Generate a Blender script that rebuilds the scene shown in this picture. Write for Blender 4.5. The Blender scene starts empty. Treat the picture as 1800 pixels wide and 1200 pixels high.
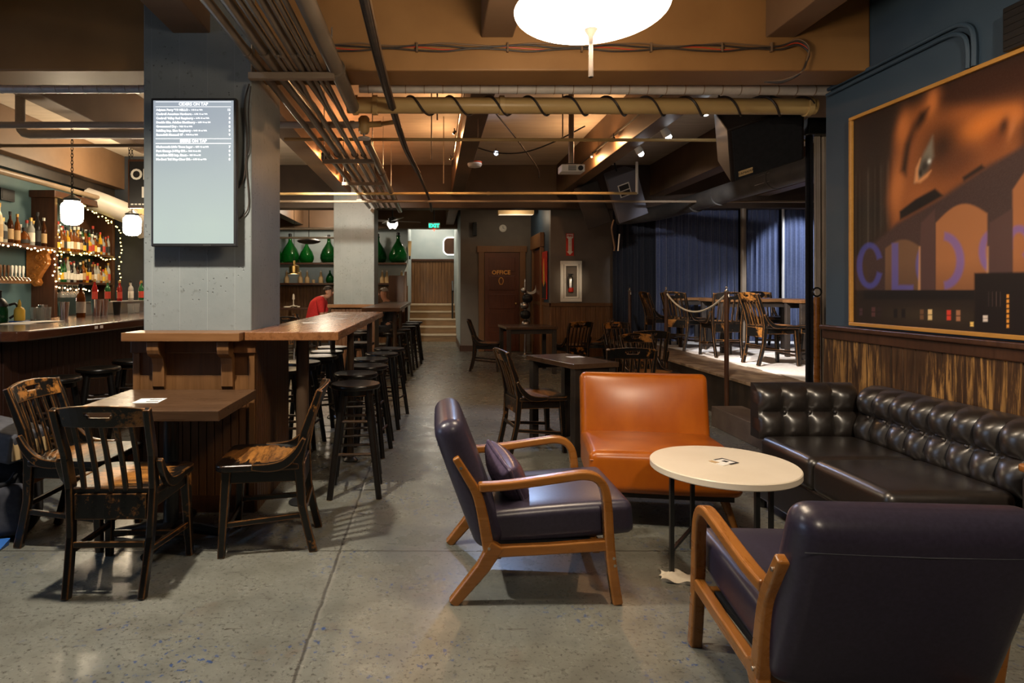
import bpy, bmesh, math, random
import numpy as np
from mathutils import Vector, Matrix
random.seed(7)
SC = bpy.context.scene
COL = SC.collection
PI = math.pi
R = math.radians
EYE = 1.3          # camera height
FPX = 1100.0       # focal length in pixels of the 1800 px wide frame

# ---------------------------------------------------------------- tagging
def tag(o, label=None, cat=None, group=None, kind=None):
    if label: o['label'] = label
    if cat: o['category'] = cat
    if group: o['group'] = group
    if kind: o['kind'] = kind
    return o

def thing(name, label, cat, loc=(0, 0, 0), rz=0.0, group=None):
    o = bpy.data.objects.new(name, None)
    o.empty_display_size = 0.1
    COL.objects.link(o)
    o.location = loc
    o.rotation_euler = (0, 0, rz)
    return tag(o, label, cat, group, 'thing')

def copy_tree(o, parent=None):
    c = o.copy()
    COL.objects.link(c)
    c.parent = parent
    for ch in list(o.children):
        copy_tree(ch, c)
    return c

def again(src, label, loc, rz=0.0, group=None):
    c = copy_tree(src)
    c.location = loc
    c.rotation_euler = (0, 0, rz)
    c['label'] = label
    if group: c['group'] = group
    return c

ORD = ['first', 'second', 'third', 'fourth', 'fifth', 'sixth', 'seventh', 'eighth', 'ninth', 'tenth', 'eleventh', 'twelfth',
       'thirteenth', 'fourteenth', 'fifteenth', 'sixteenth', 'seventeenth', 'eighteenth', 'nineteenth', 'twentieth']
def ordinal(i):
    if i < 20: return ORD[i]
    t = ['twenty', 'thirty', 'forty'][(i + 1) // 10 - 2]
    u = (i + 1) % 10
    return (t[:-1] + 'ieth') if u == 0 else t + '-' + ORD[u - 1]

# ---------------------------------------------------------------- mesh builder
class MB:
    def __init__(s):
        s.v = []; s.f = []; s.mi = []
    def add(s, vs, fs, M=None, mi=0):
        b = len(s.v)
        for p in vs:
            p = Vector(p)
            if M is not None: p = M @ p
            s.v.append(p)
        for f in fs:
            s.f.append([b + i for i in f]); s.mi.append(mi)
        return s
    def box(s, c, d, rz=0.0, M=None, mi=0):
        x, y, z = d[0] / 2, d[1] / 2, d[2] / 2
        vs = [(-x, -y, -z), (x, -y, -z), (x, y, -z), (-x, y, -z), (-x, -y, z), (x, -y, z), (x, y, z), (-x, y, z)]
        T = Matrix.Translation(c) @ Matrix.Rotation(rz, 4, 'Z')
        if M is not None: T = M @ T
        return s.add(vs, [(0, 3, 2, 1), (4, 5, 6, 7), (0, 1, 5, 4), (1, 2, 6, 5), (2, 3, 7, 6), (3, 0, 4, 7)], T, mi)
    def bb(s, lo, hi, mi=0):
        return s.box([(a + b) / 2 for a, b in zip(lo, hi)], [b - a for a, b in zip(lo, hi)], mi=mi)
    def frustum(s, p0, p1, d0, d1, M=None, mi=0):
        vs = []
        for p, d in ((p0, d0), (p1, d1)):
            x, y = d[0] / 2, d[1] / 2
            vs += [(p[0] - x, p[1] - y, p[2]), (p[0] + x, p[1] - y, p[2]), (p[0] + x, p[1] + y, p[2]), (p[0] - x, p[1] + y, p[2])]
        return s.add(vs, [(0, 3, 2, 1), (4, 5, 6, 7), (0, 1, 5, 4), (1, 2, 6, 5), (2, 3, 7, 6), (3, 0, 4, 7)], M, mi)
    def tube(s, pts, r, n=10, caps=True, M=None, closed=False, mi=0):
        P = [Vector(p) for p in pts]
        m = len(P)
        rr = r if isinstance(r, (list, tuple)) else [r] * m
        T = []
        for i in range(m):
            if closed: d = P[(i + 1) % m] - P[i - 1]
            else: d = P[min(i + 1, m - 1)] - P[max(i - 1, 0)]
            T.append(d.normalized() if d.length > 1e-9 else Vector((0, 0, 1)))
        a = Vector((0, 0, 1)) if abs(T[0].z) < .9 else Vector((1, 0, 0))
        N = (a - T[0] * a.dot(T[0])).normalized()
        vs = []; fs = []
        for i in range(m):
            N = (N - T[i] * N.dot(T[i])).normalized()
            B = T[i].cross(N)
            for k in range(n):
                t = 2 * PI * k / n
                vs.append(P[i] + (N * math.cos(t) + B * math.sin(t)) * rr[i])
        for i in range(m if closed else m - 1):
            j = (i + 1) % m
            for k in range(n):
                l = (k + 1) % n
                fs.append((i * n + k, i * n + l, j * n + l, j * n + k))
        if caps and not closed:
            fs.append(tuple(range(n - 1, -1, -1)))
            fs.append(tuple((m - 1) * n + k for k in range(n)))
        return s.add(vs, fs, M, mi)
    def lathe(s, prof, n=24, c=(0, 0, 0), M=None, mi=0):
        vs = []; fs = []
        m = len(prof)
        for r, z in prof:
            for k in range(n):
                t = 2 * PI * k / n
                vs.append((c[0] + r * math.cos(t), c[1] + r * math.sin(t), c[2] + z))
        for i in range(m - 1):
            for k in range(n):
                l = (k + 1) % n
                fs.append((i * n + k, i * n + l, (i + 1) * n + l, (i + 1) * n + k))
        fs.append(tuple(range(n - 1, -1, -1)))
        fs.append(tuple((m - 1) * n + k for k in range(n)))
        return s.add(vs, fs, M, mi)
    def prism(s, poly, axis, lo, hi, M=None, mi=0):
        n = len(poly)
        def q(a, b, h):
            return {'x': (h, a, b), 'y': (a, h, b), 'z': (a, b, h)}[axis]
        vs = [q(a, b, lo) for a, b in poly] + [q(a, b, hi) for a, b in poly]
        fs = [tuple(range(n - 1, -1, -1)), tuple(range(n, 2 * n))]
        for i in range(n):
            j = (i + 1) % n
            fs.append((i, j, n + j, n + i))
        return s.add(vs, fs, M, mi)
    def strap(s, pts, hw, hd, side, M=None, mi=0):
        """rectangular bar swept along pts; hw = half width across the path, hd = half depth along `side`"""
        P = [Vector(p) for p in pts]
        m = len(P); side = Vector(side).normalized()
        W = hw if isinstance(hw, (list, tuple)) else [hw] * m
        D = hd if isinstance(hd, (list, tuple)) else [hd] * m
        vs = []; fs = []
        for i in range(m):
            d0 = (P[i] - P[i - 1]).normalized() if i > 0 else None
            d1 = (P[i + 1] - P[i]).normalized() if i < m - 1 else None
            t = d1 if d0 is None else (d0 if d1 is None else (d0 + d1).normalized())
            nrm = side.cross(t).normalized()
            k = 1.0
            if d0 is not None and d1 is not None:
                k = 1 / max(.5, t.dot(d1))
            for a, b in ((-1, -1), (1, -1), (1, 1), (-1, 1)):
                vs.append(P[i] + nrm * (a * W[i] * k) + side * (b * D[i]))
        for i in range(m - 1):
            for k in range(4):
                l = (k + 1) % 4
                fs.append((i * 4 + k, i * 4 + l, i * 4 + 4 + l, i * 4 + 4 + k))
        fs.append((3, 2, 1, 0)); b = (m - 1) * 4
        fs.append((b, b + 1, b + 2, b + 3))
        return s.add(vs, fs, M, mi)
    def grid(s, fn, nu, nv, M=None, mi=0, flip=False):
        vs = [fn(i / nu, j / nv) for j in range(nv + 1) for i in range(nu + 1)]
        fs = []
        for j in range(nv):
            for i in range(nu):
                a = j * (nu + 1) + i
                q = (a, a + 1, a + nu + 2, a + nu + 1)
                fs.append(q[::-1] if flip else q)
        return s.add(vs, fs, M, mi)
    def slab(s, front, back, nu, nv, M=None, mi=0):
        """closed solid between two parametric surfaces"""
        vs = [front(i / nu, j / nv) for j in range(nv + 1) for i in range(nu + 1)]
        o = len(vs)
        vs += [back(i / nu, j / nv) for j in range(nv + 1) for i in range(nu + 1)]
        fs = []
        w = nu + 1
        for j in range(nv):
            for i in range(nu):
                a = j * w + i
                fs.append((a, a + 1, a + w + 1, a + w))
                fs.append((o + a + w, o + a + w + 1, o + a + 1, o + a))
        for i in range(nu):
            fs.append((i + 1, i, o + i, o + i + 1))
            a = nv * w + i
            fs.append((a, a + 1, o + a + 1, o + a))
        for j in range(nv):
            a = j * w
            fs.append((a, a + w, o + a + w, o + a))
            a = j * w + nu
            fs.append((a + w, a, o + a, o + a + w))
        return s.add(vs, fs, M, mi)
    def puff(s, d, r, bulge=0.0, n=10, M=None, mi=0, axes=(0, 0, 1), pinch=0.0):
        """rounded, slightly pillowed box of size d centred on the origin"""
        h = Vector(d) / 2
        core = Vector([max(1e-4, a - r) for a in h])
        cells = {}
        vs = []; fs = []
        def vert(p):
            key = tuple(round(c, 5) for c in p)
            if key in cells: return cells[key]
            q = Vector([max(-1, min(1, c)) for c in p])
            pos = Vector([q[i] * h[i] for i in range(3)])
            cl = Vector([max(-core[i], min(core[i], pos[i])) for i in range(3)])
            dv = pos - cl
            if dv.length > 1e-9: pos = cl + dv.normalized() * r
            for ax in range(3):
                if axes[ax]:
                    o1, o2 = [a for a in range(3) if a != ax]
                    k = (1 - (pos[o1] / h[o1]) ** 2) * (1 - (pos[o2] / h[o2]) ** 2)
                    k = max(0.0, k)
                    if abs(pos[ax]) > h[ax] * .3:
                        pos[ax] += math.copysign(bulge * k ** .6 * axes[ax], pos[ax])
            if pinch:
                e = abs(q[0] * q[1])
                pos[2] *= 1 - pinch * max(abs(q[0]), abs(q[1])) ** 3
                pos[0] *= 1 - .10 * (1 - abs(q[1]) ** 2)*abs(q[0]); pos[1] *= 1 - .10 * (1 - abs(q[0]) ** 2)*abs(q[1])
            cells[key] = len(vs); vs.append(pos)
            return cells[key]
        # sample points denser near the edges so the rounding is smooth
        def ax_samples(i):
            e = r / h[i]
            inner = [-(1 - e) + 2 * (1 - e) * k / n for k in range(n + 1)]
            edge = [1 - e + e * t for t in (.25, .5, .75, 1.0)]
            return [-x for x in reversed(edge)] + inner + edge
        S = [ax_samples(i) for i in range(3)]
        for ax in range(3):
            o1, o2 = [(1, 2), (2, 0), (0, 1)][ax]
            for sg in (-1, 1):
                A, B = S[o1], S[o2]
                for i in range(len(A) - 1):
                    for j in range(len(B) - 1):
                        q = []
                        for a, b in ((A[i], B[j]), (A[i + 1], B[j]), (A[i + 1], B[j + 1]), (A[i], B[j + 1])):
                            p = [0, 0, 0]; p[ax] = sg; p[o1] = a; p[o2] = b
                            q.append(vert(p))
                        if sg < 0: q = q[::-1]
                        if len(set(q)) >= 3: fs.append(tuple(dict.fromkeys(q)))
        return s.add(vs, fs, M, mi)
    def build(s, name, mat, parent=None, bevel=0.0, smooth=False, seg=2, sub=0, loc=None, label=None):
        me = bpy.data.meshes.new(name)
        me.from_pydata([tuple(v) for v in s.v], [], s.f)
        mats = mat if isinstance(mat, (list, tuple)) else [mat]
        for m in mats: me.materials.append(m)
        if len(mats) > 1:
            me.polygons.foreach_set('material_index', s.mi)
        bm = bmesh.new(); bm.from_mesh(me)
        bmesh.ops.recalc_face_normals(bm, faces=bm.faces)
        bm.to_mesh(me); bm.free()
        if smooth:
            me.polygons.foreach_set('use_smooth', [True] * len(me.polygons))
            me.set_sharp_from_angle(angle=R(42))
        me.update()
        o = bpy.data.objects.new(name, me)
        COL.objects.link(o)
        if parent is not None: o.parent = parent
        if loc: o.location = loc
        if bevel:
            b = o.modifiers.new('bevel', 'BEVEL')
            b.width = bevel; b.segments = seg; b.limit_method = 'ANGLE'; b.angle_limit = R(35)
            b.harden_normals = False
        if sub:
            q = o.modifiers.new('sub', 'SUBSURF'); q.levels = sub; q.render_levels = sub
        if label: o['label'] = label
        return o

def struct(name, mb, mat, bevel=0.0, smooth=False):
    o = mb.build(name, mat, bevel=bevel, smooth=smooth)
    o['kind'] = 'structure'
    return o

def catmull(pts, k=6, closed=False):
    P = [Vector(p) for p in pts]; out = []
    n = len(P)
    for i in range(n if closed else n - 1):
        p0 = P[i - 1] if (i > 0 or closed) else P[0]
        p1 = P[i]; p2 = P[(i + 1) % n]
        p3 = P[(i + 2) % n] if (i + 2 < n or closed) else P[-1]
        for j in range(k):
            t = j / k
            out.append(.5 * ((2 * p1) + (-p0 + p2) * t + (2 * p0 - 5 * p1 + 4 * p2 - p3) * t * t + (-p0 + 3 * p1 - 3 * p2 + p3) * t ** 3))
    if not closed: out.append(P[-1])
    return out

def text(name, body, size, mat, parent=None, loc=(0, 0, 0), rot=(R(90), 0, 0), align='CENTER', extrude=.001, offset=0.0, space=1.0, line=1.0):
    cu = bpy.data.curves.new('t', 'FONT')
    cu.body = body; cu.size = size; cu.align_x = align; cu.align_y = 'CENTER' if '\n' not in body else 'TOP'
    cu.extrude = extrude; cu.offset = offset; cu.space_character = space; cu.space_line = line
    cu.resolution_u = 3
    t = bpy.data.objects.new('t', cu); COL.objects.link(t)
    dg = bpy.context.evaluated_depsgraph_get(); dg.update()
    me = bpy.data.meshes.new_from_object(t.evaluated_get(dg))
    bpy.data.objects.remove(t); bpy.data.curves.remove(cu)
    me.name = name
    me.materials.clear(); me.materials.append(mat)
    o = bpy.data.objects.new(name, me); COL.objects.link(o)
    o.location = loc; o.rotation_euler = rot
    if parent is not None: o.parent = parent
    return o

# ---------------------------------------------------------------- materials
class NT:
    def __init__(s, name):
        s.m = bpy.data.materials.new(name); s.m.use_nodes = True
        s.t = s.m.node_tree; s.t.nodes.clear()
        s.out = s.n('ShaderNodeOutputMaterial')
    def n(s, typ, **kw):
        nd = s.t.nodes.new(typ)
        for k, v in kw.items(): setattr(nd, k, v)
        return nd
    def l(s, a, b): s.t.links.new(a, b)
    def math(s, op, a, b=None, c=None, clamp=False):
        nd = s.n('ShaderNodeMath', operation=op, use_clamp=clamp)
        for i, x in enumerate((a, b, c)):
            if x is None: continue
            if isinstance(x, (int, float)): nd.inputs[i].default_value = x
            else: s.l(x, nd.inputs[i])
        return nd.outputs[0]
    def mix(s, f, a, b, mode='MIX'):
        nd = s.n('ShaderNodeMix', data_type='RGBA', blend_type=mode)
        for i, x in ((0, f), (6, a), (7, b)):
            if isinstance(x, (int, float)): nd.inputs[i].default_value = x
            elif isinstance(x, (tuple, list)): nd.inputs[i].default_value = (*x[:3], 1)
            else: s.l(x, nd.inputs[i])
        return nd.outputs[2]
    def coords(s, stretch=(1, 1, 1), rnd=True):
        tc = s.n('ShaderNodeTexCoord')
        mp = s.n('ShaderNodeMapping'); mp.inputs['Scale'].default_value = stretch
        s.l(tc.outputs['Object'], mp.inputs['Vector'])
        if rnd:
            oi = s.n('ShaderNodeObjectInfo')
            k = s.math('MULTIPLY', oi.outputs['Random'], 41.0)
            cx = s.n('ShaderNodeCombineXYZ')
            s.l(k, cx.inputs[0]); s.l(k, cx.inputs[1]); s.l(k, cx.inputs[2])
            s.l(cx.outputs[0], mp.inputs['Location'])
        return mp.outputs[0]
    def noise(s, v, scale, detail=4, rough=.55, dist=0.0):
        nd = s.n('ShaderNodeTexNoise')
        nd.inputs['Scale'].default_value = scale; nd.inputs['Detail'].default_value = detail
        nd.inputs['Roughness'].default_value = rough; nd.inputs['Distortion'].default_value = dist
        s.l(v, nd.inputs['Vector'])
        return nd.outputs['Fac']
    def ramp(s, f, lo, hi):
        nd = s.n('ShaderNodeMapRange'); nd.clamp = True
        nd.inputs[1].default_value = lo; nd.inputs[2].default_value = hi
        s.l(f, nd.inputs[0])
        return nd.outputs[0]
    def bsdf(s, color, rough=.5, metal=0.0, bump=None, bstr=.2, bdist=.002, coat=0.0, spec=.5, trans=0.0, ior=1.45, emit=None, estr=0.0, sheen=0.0):
        b = s.n('ShaderNodeBsdfPrincipled')
        def put(nm, x):
            if isinstance(x, (int, float)): b.inputs[nm].default_value = x
            elif isinstance(x, (tuple, list)): b.inputs[nm].default_value = (*x[:3], 1)
            else: s.l(x, b.inputs[nm])
        put('Base Color', color); put('Roughness', rough); put('Metallic', metal)
        put('Coat Weight', coat); put('Specular IOR Level', spec); put('Transmission Weight', trans); put('IOR', ior)
        b.inputs['Coat Roughness'].default_value = .24
        if sheen: put('Sheen Weight', sheen)
        if emit is not None: put('Emission Color', emit); put('Emission Strength', estr)
        if bump is not None:
            bp = s.n('ShaderNodeBump'); bp.inputs['Strength'].default_value = bstr; bp.inputs['Distance'].default_value = bdist
            s.l(bump, bp.inputs['Height']); s.l(bp.outputs[0], b.inputs['Normal'])
        s.l(b.outputs[0], s.out.inputs[0])
        return b

MT = {}
def pbr(name, c1, c2=None, scale=8, rough=.5, metal=0.0, bump=0.0, bdist=.003, stretch=(1, 1, 1), coat=0.0, spec=.5, detail=4, lo=.35, hi=.65,
        trans=0.0, ior=1.45, rvar=0.0, sheen=0.0):
    t = NT(name)
    v = t.coords(stretch)
    f = t.noise(v, scale, detail)
    c = c1 if c2 is None else t.mix(t.ramp(f, lo, hi), c1, c2)
    rg = rough
    if rvar:
        rg = t.math('ADD', t.math('MULTIPLY', t.math('SUBTRACT', f, .5), rvar * 2), rough, clamp=True)
    t.bsdf(c, rg, metal, f if bump else None, bump, bdist, coat, spec, trans, ior, sheen=sheen)
    MT[name] = t.m
    return t.m

def wood(name, c1, c2, axis=0, scale=3.0, rough=.4, coat=.0, bump=.08, squeeze=14.0, wear=None, spec=.5):
    t = NT(name)
    st = [squeeze] * 3; st[axis] = 1.0
    v = t.coords(st)
    f = t.noise(v, scale, 6, .6, .6)
    v2 = t.coords((1, 1, 1))
    g = t.noise(v2, 2.2, 3)
    c = t.mix(t.ramp(f, .3, .7), c1, c2)
    c = t.mix(t.math('MULTIPLY', t.ramp(g, .35, .75), .45), c, [x * .45 for x in c1])
    if wear:
        w = t.ramp(t.noise(v, scale * .8, 5, .7), .56, .66)
        c = t.mix(w, c, wear)
    t.bsdf(c, t.math('ADD', t.math('MULTIPLY', f, .25), rough - .12), 0, f, bump, .002, coat, spec)
    MT[name] = t.m
    return t.m

def worn(name, edge=1.0, patch=.62, seat=False, rad=.0075):
    """black paint rubbed through to amber wood on edges and in patches"""
    t = NT(name)
    v = t.coords((1, 1, 1))
    big = t.noise(v, 5.0, 5, .65)
    fine = t.noise(v, 38.0, 4, .7)
    bv = t.n('ShaderNodeBevel', samples=4); bv.inputs['Radius'].default_value = rad
    ge = t.n('ShaderNodeNewGeometry')
    dt = t.n('ShaderNodeVectorMath', operation='DOT_PRODUCT')
    t.l(bv.outputs[0], dt.inputs[0]); t.l(ge.outputs['Normal'], dt.inputs[1])
    e = t.math('SUBTRACT', 1.0, dt.outputs['Value'])
    e = t.math('MULTIPLY', e, 9.0 * edge)
    e = t.math('MULTIPLY', e, t.ramp(t.math('ADD', t.math('MULTIPLY', big, .6), t.math('MULTIPLY', fine, .4)), .40, .54), clamp=True)
    p = t.ramp(t.math('ADD', t.math('MULTIPLY', big, .75), t.math('MULTIPLY', fine, .25)), patch, patch + .06)
    if seat:
        tc = t.n('ShaderNodeTexCoord'); sx = t.n('ShaderNodeSeparateXYZ'); t.l(tc.outputs['Object'], sx.inputs[0])
        st = t.coords((2.2, 13, 1))
        gr = t.noise(st, 3.0, 5, .7)
        rad = t.math('SQRT', t.math('ADD', t.math('POWER', t.math('MULTIPLY', sx.outputs[0], 5.6), 2.0), t.math('POWER', t.math('MULTIPLY', t.math('SUBTRACT', sx.outputs[1], .02), 5.0), 2.0)))
        q = t.math('SUBTRACT', t.math('ADD', t.math('MULTIPLY', gr, 1.5), .42), rad)
        p = t.math('MAXIMUM', p, t.ramp(q, .20, .30))
    m = t.math('MAXIMUM', e, p)
    wd = t.mix(t.ramp(fine, .3, .7), (.40, .170, .036), (.23, .085, .018))
    if seat:
        wd = t.mix(t.ramp(gr, .44, .62), wd, (.085, .034, .010))
    c = t.mix(m, (.0045, .004, .0035), wd)
    rg = t.math('ADD', t.math('MULTIPLY', fine, .22), .20)
    t.bsdf(c, rg, 0, fine, .12, .001, spec=.5)
    MT[name] = t.m
    return t.m

def emis(name, color, strength, base=(.8, .8, .8)):
    t = NT(name)
    t.bsdf(base, .4, emit=color, estr=strength)
    MT[name] = t.m
    return t.m
# ================================================================ MATERIALS
# floor: worn concrete slab with control joints, stains and specks of blue paint
def floor_mat():
    t = NT('concrete_floor')
    tc = t.n('ShaderNodeTexCoord'); v = tc.outputs['Object']
    a = t.noise(v, .9, 6, .6); b = t.noise(v, 6, 6, .65); c = t.noise(v, 60, 3, .6); d = t.noise(v, 2.6, 4, .6, 1.2)
    col = t.mix(t.ramp(a, .32, .68), (.122, .122, .100), (.198, .196, .166))
    col = t.mix(t.math('MULTIPLY', t.ramp(b, .48, .70), .5), col, (.072, .067, .052))
    col = t.mix(t.math('MULTIPLY', t.ramp(d, .60, .72), .35), col, (.13, .072, .044))
    col = t.mix(t.math('MULTIPLY', t.ramp(c, .56, .66), .8), col, (.035, .031, .026))
    sp = t.math('MULTIPLY', t.ramp(t.noise(v, 34, 3, .6), .60, .64), t.ramp(t.noise(v, 1.7, 3), .50, .57))
    col = t.mix(t.math('MULTIPLY', sp, .85), col, (.02, .05, .15))
    wide = t.ramp(t.noise(v, .55, 4, .6), .52, .68)
    col = t.mix(t.math('MULTIPLY', wide, .35), col, (.085, .12, .155))
    st = t.n('ShaderNodeMapping'); st.inputs['Scale'].default_value = (.5, 3.0, 1); st.inputs['Rotation'].default_value = (0, 0, R(-38)); t.l(v, st.inputs['Vector'])
    sc = t.math('MULTIPLY', t.ramp(t.noise(st.outputs[0], 14, 3, .55, .8), .655, .68), t.ramp(d, .45, .6))
    col = t.mix(t.math('MULTIPLY', sc, .8), col, (.035, .026, .02))
    sx = t.n('ShaderNodeSeparateXYZ'); t.l(v, sx.inputs[0])
    wob = t.math('MULTIPLY', t.math('SUBTRACT', t.noise(v, 9, 5, .7), .5), .022)
    def joint(comp, off, per, w):
        q = t.math('ADD', t.math('ADD', comp, off), wob)
        q = t.math('ABSOLUTE', t.math('SUBTRACT', t.math('MODULO', t.math('ADD', q, 200 * per), per), per / 2))
        return t.ramp(q, w * 1.5, w * .5)
    jx = joint(sx.outputs[0], .465 + 1.6, 3.2, .006)
    jy = joint(sx.outputs[1], -3.11 + 1.7, 3.4, .005)
    j = t.math('MAXIMUM', jx, jy)
    jl = t.math('SUBTRACT', joint(sx.outputs[0], .465 + 1.6 - .006, 3.2, .012), j, clamp=True)
    col = t.mix(t.math('MULTIPLY', jl, .35), col, (.24, .225, .19))
    col = t.mix(t.math('MULTIPLY', j, .7), col, (.03, .025, .02))
    rg = t.math('ADD', t.math('MULTIPLY', b, .34), .12)
    bmp = t.math('SUBTRACT', t.math('ADD', t.math('MULTIPLY', b, .6), t.math('MULTIPLY', c, .4)), t.math('MULTIPLY', j, 2.0))
    t.bsdf(col, rg, 0, bmp, .25, .002, spec=.5)
    MT['floor'] = t.m
floor_mat()

def column_mat():
    """painted board-formed concrete with pinholes"""
    t = NT('painted_concrete_column')
    tc = t.n('ShaderNodeTexCoord'); v = tc.outputs['Object']
    a = t.noise(v, 2.5, 5); b = t.noise(v, 26, 4, .6)
    vo = t.n('ShaderNodeTexVoronoi'); vo.inputs['Scale'].default_value = 34; t.l(v, vo.inputs['Vector'])
    pit = t.math('MULTIPLY', t.ramp(vo.outputs['Distance'], .20, .10), t.ramp(t.noise(v, 4, 3), .50, .58))
    sx = t.n('ShaderNodeSeparateXYZ'); t.l(v, sx.inputs[0])
    q = t.math('ABSOLUTE', t.math('SUBTRACT', t.math('MODULO', t.math('ADD', t.math('ADD', sx.outputs[0], sx.outputs[1]), 50.0), .165), .0825))
    ln = t.ramp(q, .003, .001)
    col = t.mix(t.ramp(a, .35, .65), (.165, .183, .180), (.205, .220, .214))
    col = t.mix(t.math('MULTIPLY', pit, .85), col, (.05, .05, .045))
    col = t.mix(t.math('MULTIPLY', ln, .4), col, (.28, .30, .29))
    col = t.mix(t.math('MULTIPLY', t.ramp(b, .62, .70), .5), col, (.09, .09, .08))
    bm = t.math('SUBTRACT', t.math('ADD', b, t.math('MULTIPLY', ln, .8)), t.math('MULTIPLY', pit, 2.5))
    t.bsdf(col, .48, 0, bm, .35, .003)
    MT['column'] = t.m
column_mat()

def streaky(name, c1, c2, c3, axis=2):
    """old vertical boards: dark with rubbed golden streaks running down"""
    t = NT(name)
    st = [9, 9, 9]; st[axis] = .7
    v = t.coords(st, False)
    f = t.noise(v, 3.2, 6, .72, .5)
    g = t.noise(t.coords((1, 1, 1), False), 2.4, 4)
    c = t.mix(t.ramp(f, .38, .60), c1, c2)
    w = t.math('MULTIPLY', t.ramp(f, .50, .61), t.ramp(g, .36, .54))
    c = t.mix(w, c, c3)
    t.bsdf(c, t.math('ADD', t.math('MULTIPLY', f, .3), .28), 0, f, .15, .002)
    MT[name] = t.m
streaky('wainscot', (.028, .013, .006), (.085, .038, .013), (.38, .20, .055))
streaky('wainscot_plain', (.105, .046, .016), (.17, .078, .027), (.20, .095, .034))

pbr('wall_blue', (.031, .057, .088), (.039, .067, .100), 3, .55, bump=.06)
pbr('wall_teal', (.055, .105, .115), (.07, .125, .13), 3, .55, bump=.06)
pbr('wall_pale', (.36, .43, .45), (.42, .48, .49), 3, .6, bump=.05)
pbr('wall_brown', (.135, .112, .090), (.16, .134, .108), 3, .6, bump=.06)
pbr('wall_dark', (.022, .026, .034), (.03, .034, .042), 3, .6)
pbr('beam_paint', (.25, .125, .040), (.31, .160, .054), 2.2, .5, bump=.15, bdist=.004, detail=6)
pbr('beam_shaded', (.050, .031, .020), (.070, .044, .028), 2.2, .55, bump=.15, bdist=.004, detail=6)  # shade on the far beam, put into a darker copy of its paint
pbr('nosing', (.50, .40, .28), (.58, .47, .34), 8, .4)
pbr('beam_brown', (.125, .070, .036), (.16, .092, .048), 2.2, .55, bump=.15, bdist=.004, detail=6)
pbr('ceiling_paint', (.58, .50, .40), (.68, .59, .48), 2.0, .7, bump=.12, bdist=.004, stretch=(1, 6, 1))
pbr('stair_wood', (.20, .115, .05), (.28, .16, .07), 7, .5, stretch=(.4, 3, 3))
pbr('rug_light', (.62, .58, .54), (.74, .70, .66), 30, .9, bump=.3)
pbr('stage_ply', (.17, .115, .075), (.34, .25, .17), 7, .4, bump=.1, lo=.42, hi=.6, detail=7)
pbr('black_wood', (.018, .014, .012), (.035, .025, .018), 6, .5)

wood('table_top', (.055, .028, .014), (.10, .052, .026), 0, 3, .30)
wood('tall_top', (.16, .062, .022), (.24, .100, .036), 1, 3, .28, bump=.015, wear=(.11, .045, .018))
wood('counter_top', (.15, .066, .024), (.22, .104, .040), 0, 3, .34)
wood('cabinet_wood', (.070, .027, .009), (.125, .050, .016), 2, 3, .42)
wood('cabinet_trim', (.115, .050, .016), (.18, .082, .027), 2, 3, .42)
wood('dark_wood', (.045, .018, .009), (.085, .034, .015), 2, 3, .36)
wood('bar_top', (.05, .018, .010), (.085, .030, .014), 1, 3, .14, coat=.6)
wood('bar_front', (.016, .006, .004), (.032, .011, .006), 2, 3, .40)
wood('amber', (.26, .092, .013), (.37, .14, .024), 1, 2.2, .28, coat=.4, squeeze=9)
wood('mid_table', (.055, .030, .018), (.095, .052, .028), 1, 3, .22, coat=.3)
wood('door_wood', (.095, .022, .007), (.15, .040, .012), 2, 3, .36)
wood('door_trim', (.17, .075, .026), (.24, .11, .036), 2, 3, .42)
wood('gold_frame', (.48, .23, .045), (.58, .29, .065), 1, 3, .38)
worn('worn_black', 1.0, .60)
worn('worn_seat', 1.0, .62, seat=True)
worn('worn_stool', .75, .67, rad=.0045)
worn('worn_crest', 1.0, .515)
wood('bronze_wood', (.05, .03, .018), (.075, .045, .026), 2, 3, .35)
pbr('step_wood', (.085, .062, .05), (.13, .10, .082), 6, .5)

pbr('navy_leather', (.026, .0215, .037), (.034, .028, .048), 90, .34, bump=.14, bdist=.0012, coat=.12, detail=3)
pbr('pillow_leather', (.060, .045, .080), (.085, .062, .105), 60, .24, bump=.18, bdist=.0012, coat=.3)
pbr('black_leather', (.012, .0095, .008), (.018, .014, .012), 70, .35, bump=.09, bdist=.001, coat=.3, spec=.9, detail=3)
pbr('orange_leather', (.32, .070, .003), (.42, .108, .005), 5, .32, spec=.5, bump=.10, bdist=.002, coat=.25, stretch=(1, 1, .5), detail=7)
pbr('black_cloth', (.004, .004, .006), (.008, .008, .010), 30, .9)
pbr('velvet_blue', (.045, .058, .118), (.062, .078, .150), 40, .85, sheen=.4)
pbr('velvet_black', (.007, .008, .013), (.011, .012, .019), 40, .9, sheen=.1)
pbr('grey_drape', (.46, .40, .335), (.54, .47, .40), 6, .8)
pbr('white_top', (.76, .67, .53), (.80, .71, .57), 5, .36)
pbr('black_metal', (.012, .012, .012), None, rough=.35)
pbr('dark_plastic', (.010, .010, .011), None, rough=.45)
pbr('speaker_lit_grey', (.10, .10, .125), (.13, .13, .155), 200, .6)  # grey of the light falling on the corner speaker, held in its colour
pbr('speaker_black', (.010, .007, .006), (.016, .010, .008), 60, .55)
pbr('brass_paint', (.48, .33, .135), (.54, .38, .16), 3, .38, bump=.05)
pbr('pipe_brown', (.20, .145, .095), (.26, .19, .125), 4, .42, bump=.06)
pbr('pipe_grey', (.42, .39, .35), (.50, .465, .42), 4, .40, .0, bump=.06)
pbr('pipe_dark', (.115, .088, .062), (.165, .13, .095), 4, .30, bump=.05)
pbr('insulation', (.44, .41, .36), (.54, .50, .45), 12, .8, bump=.4, bdist=.004)
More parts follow.
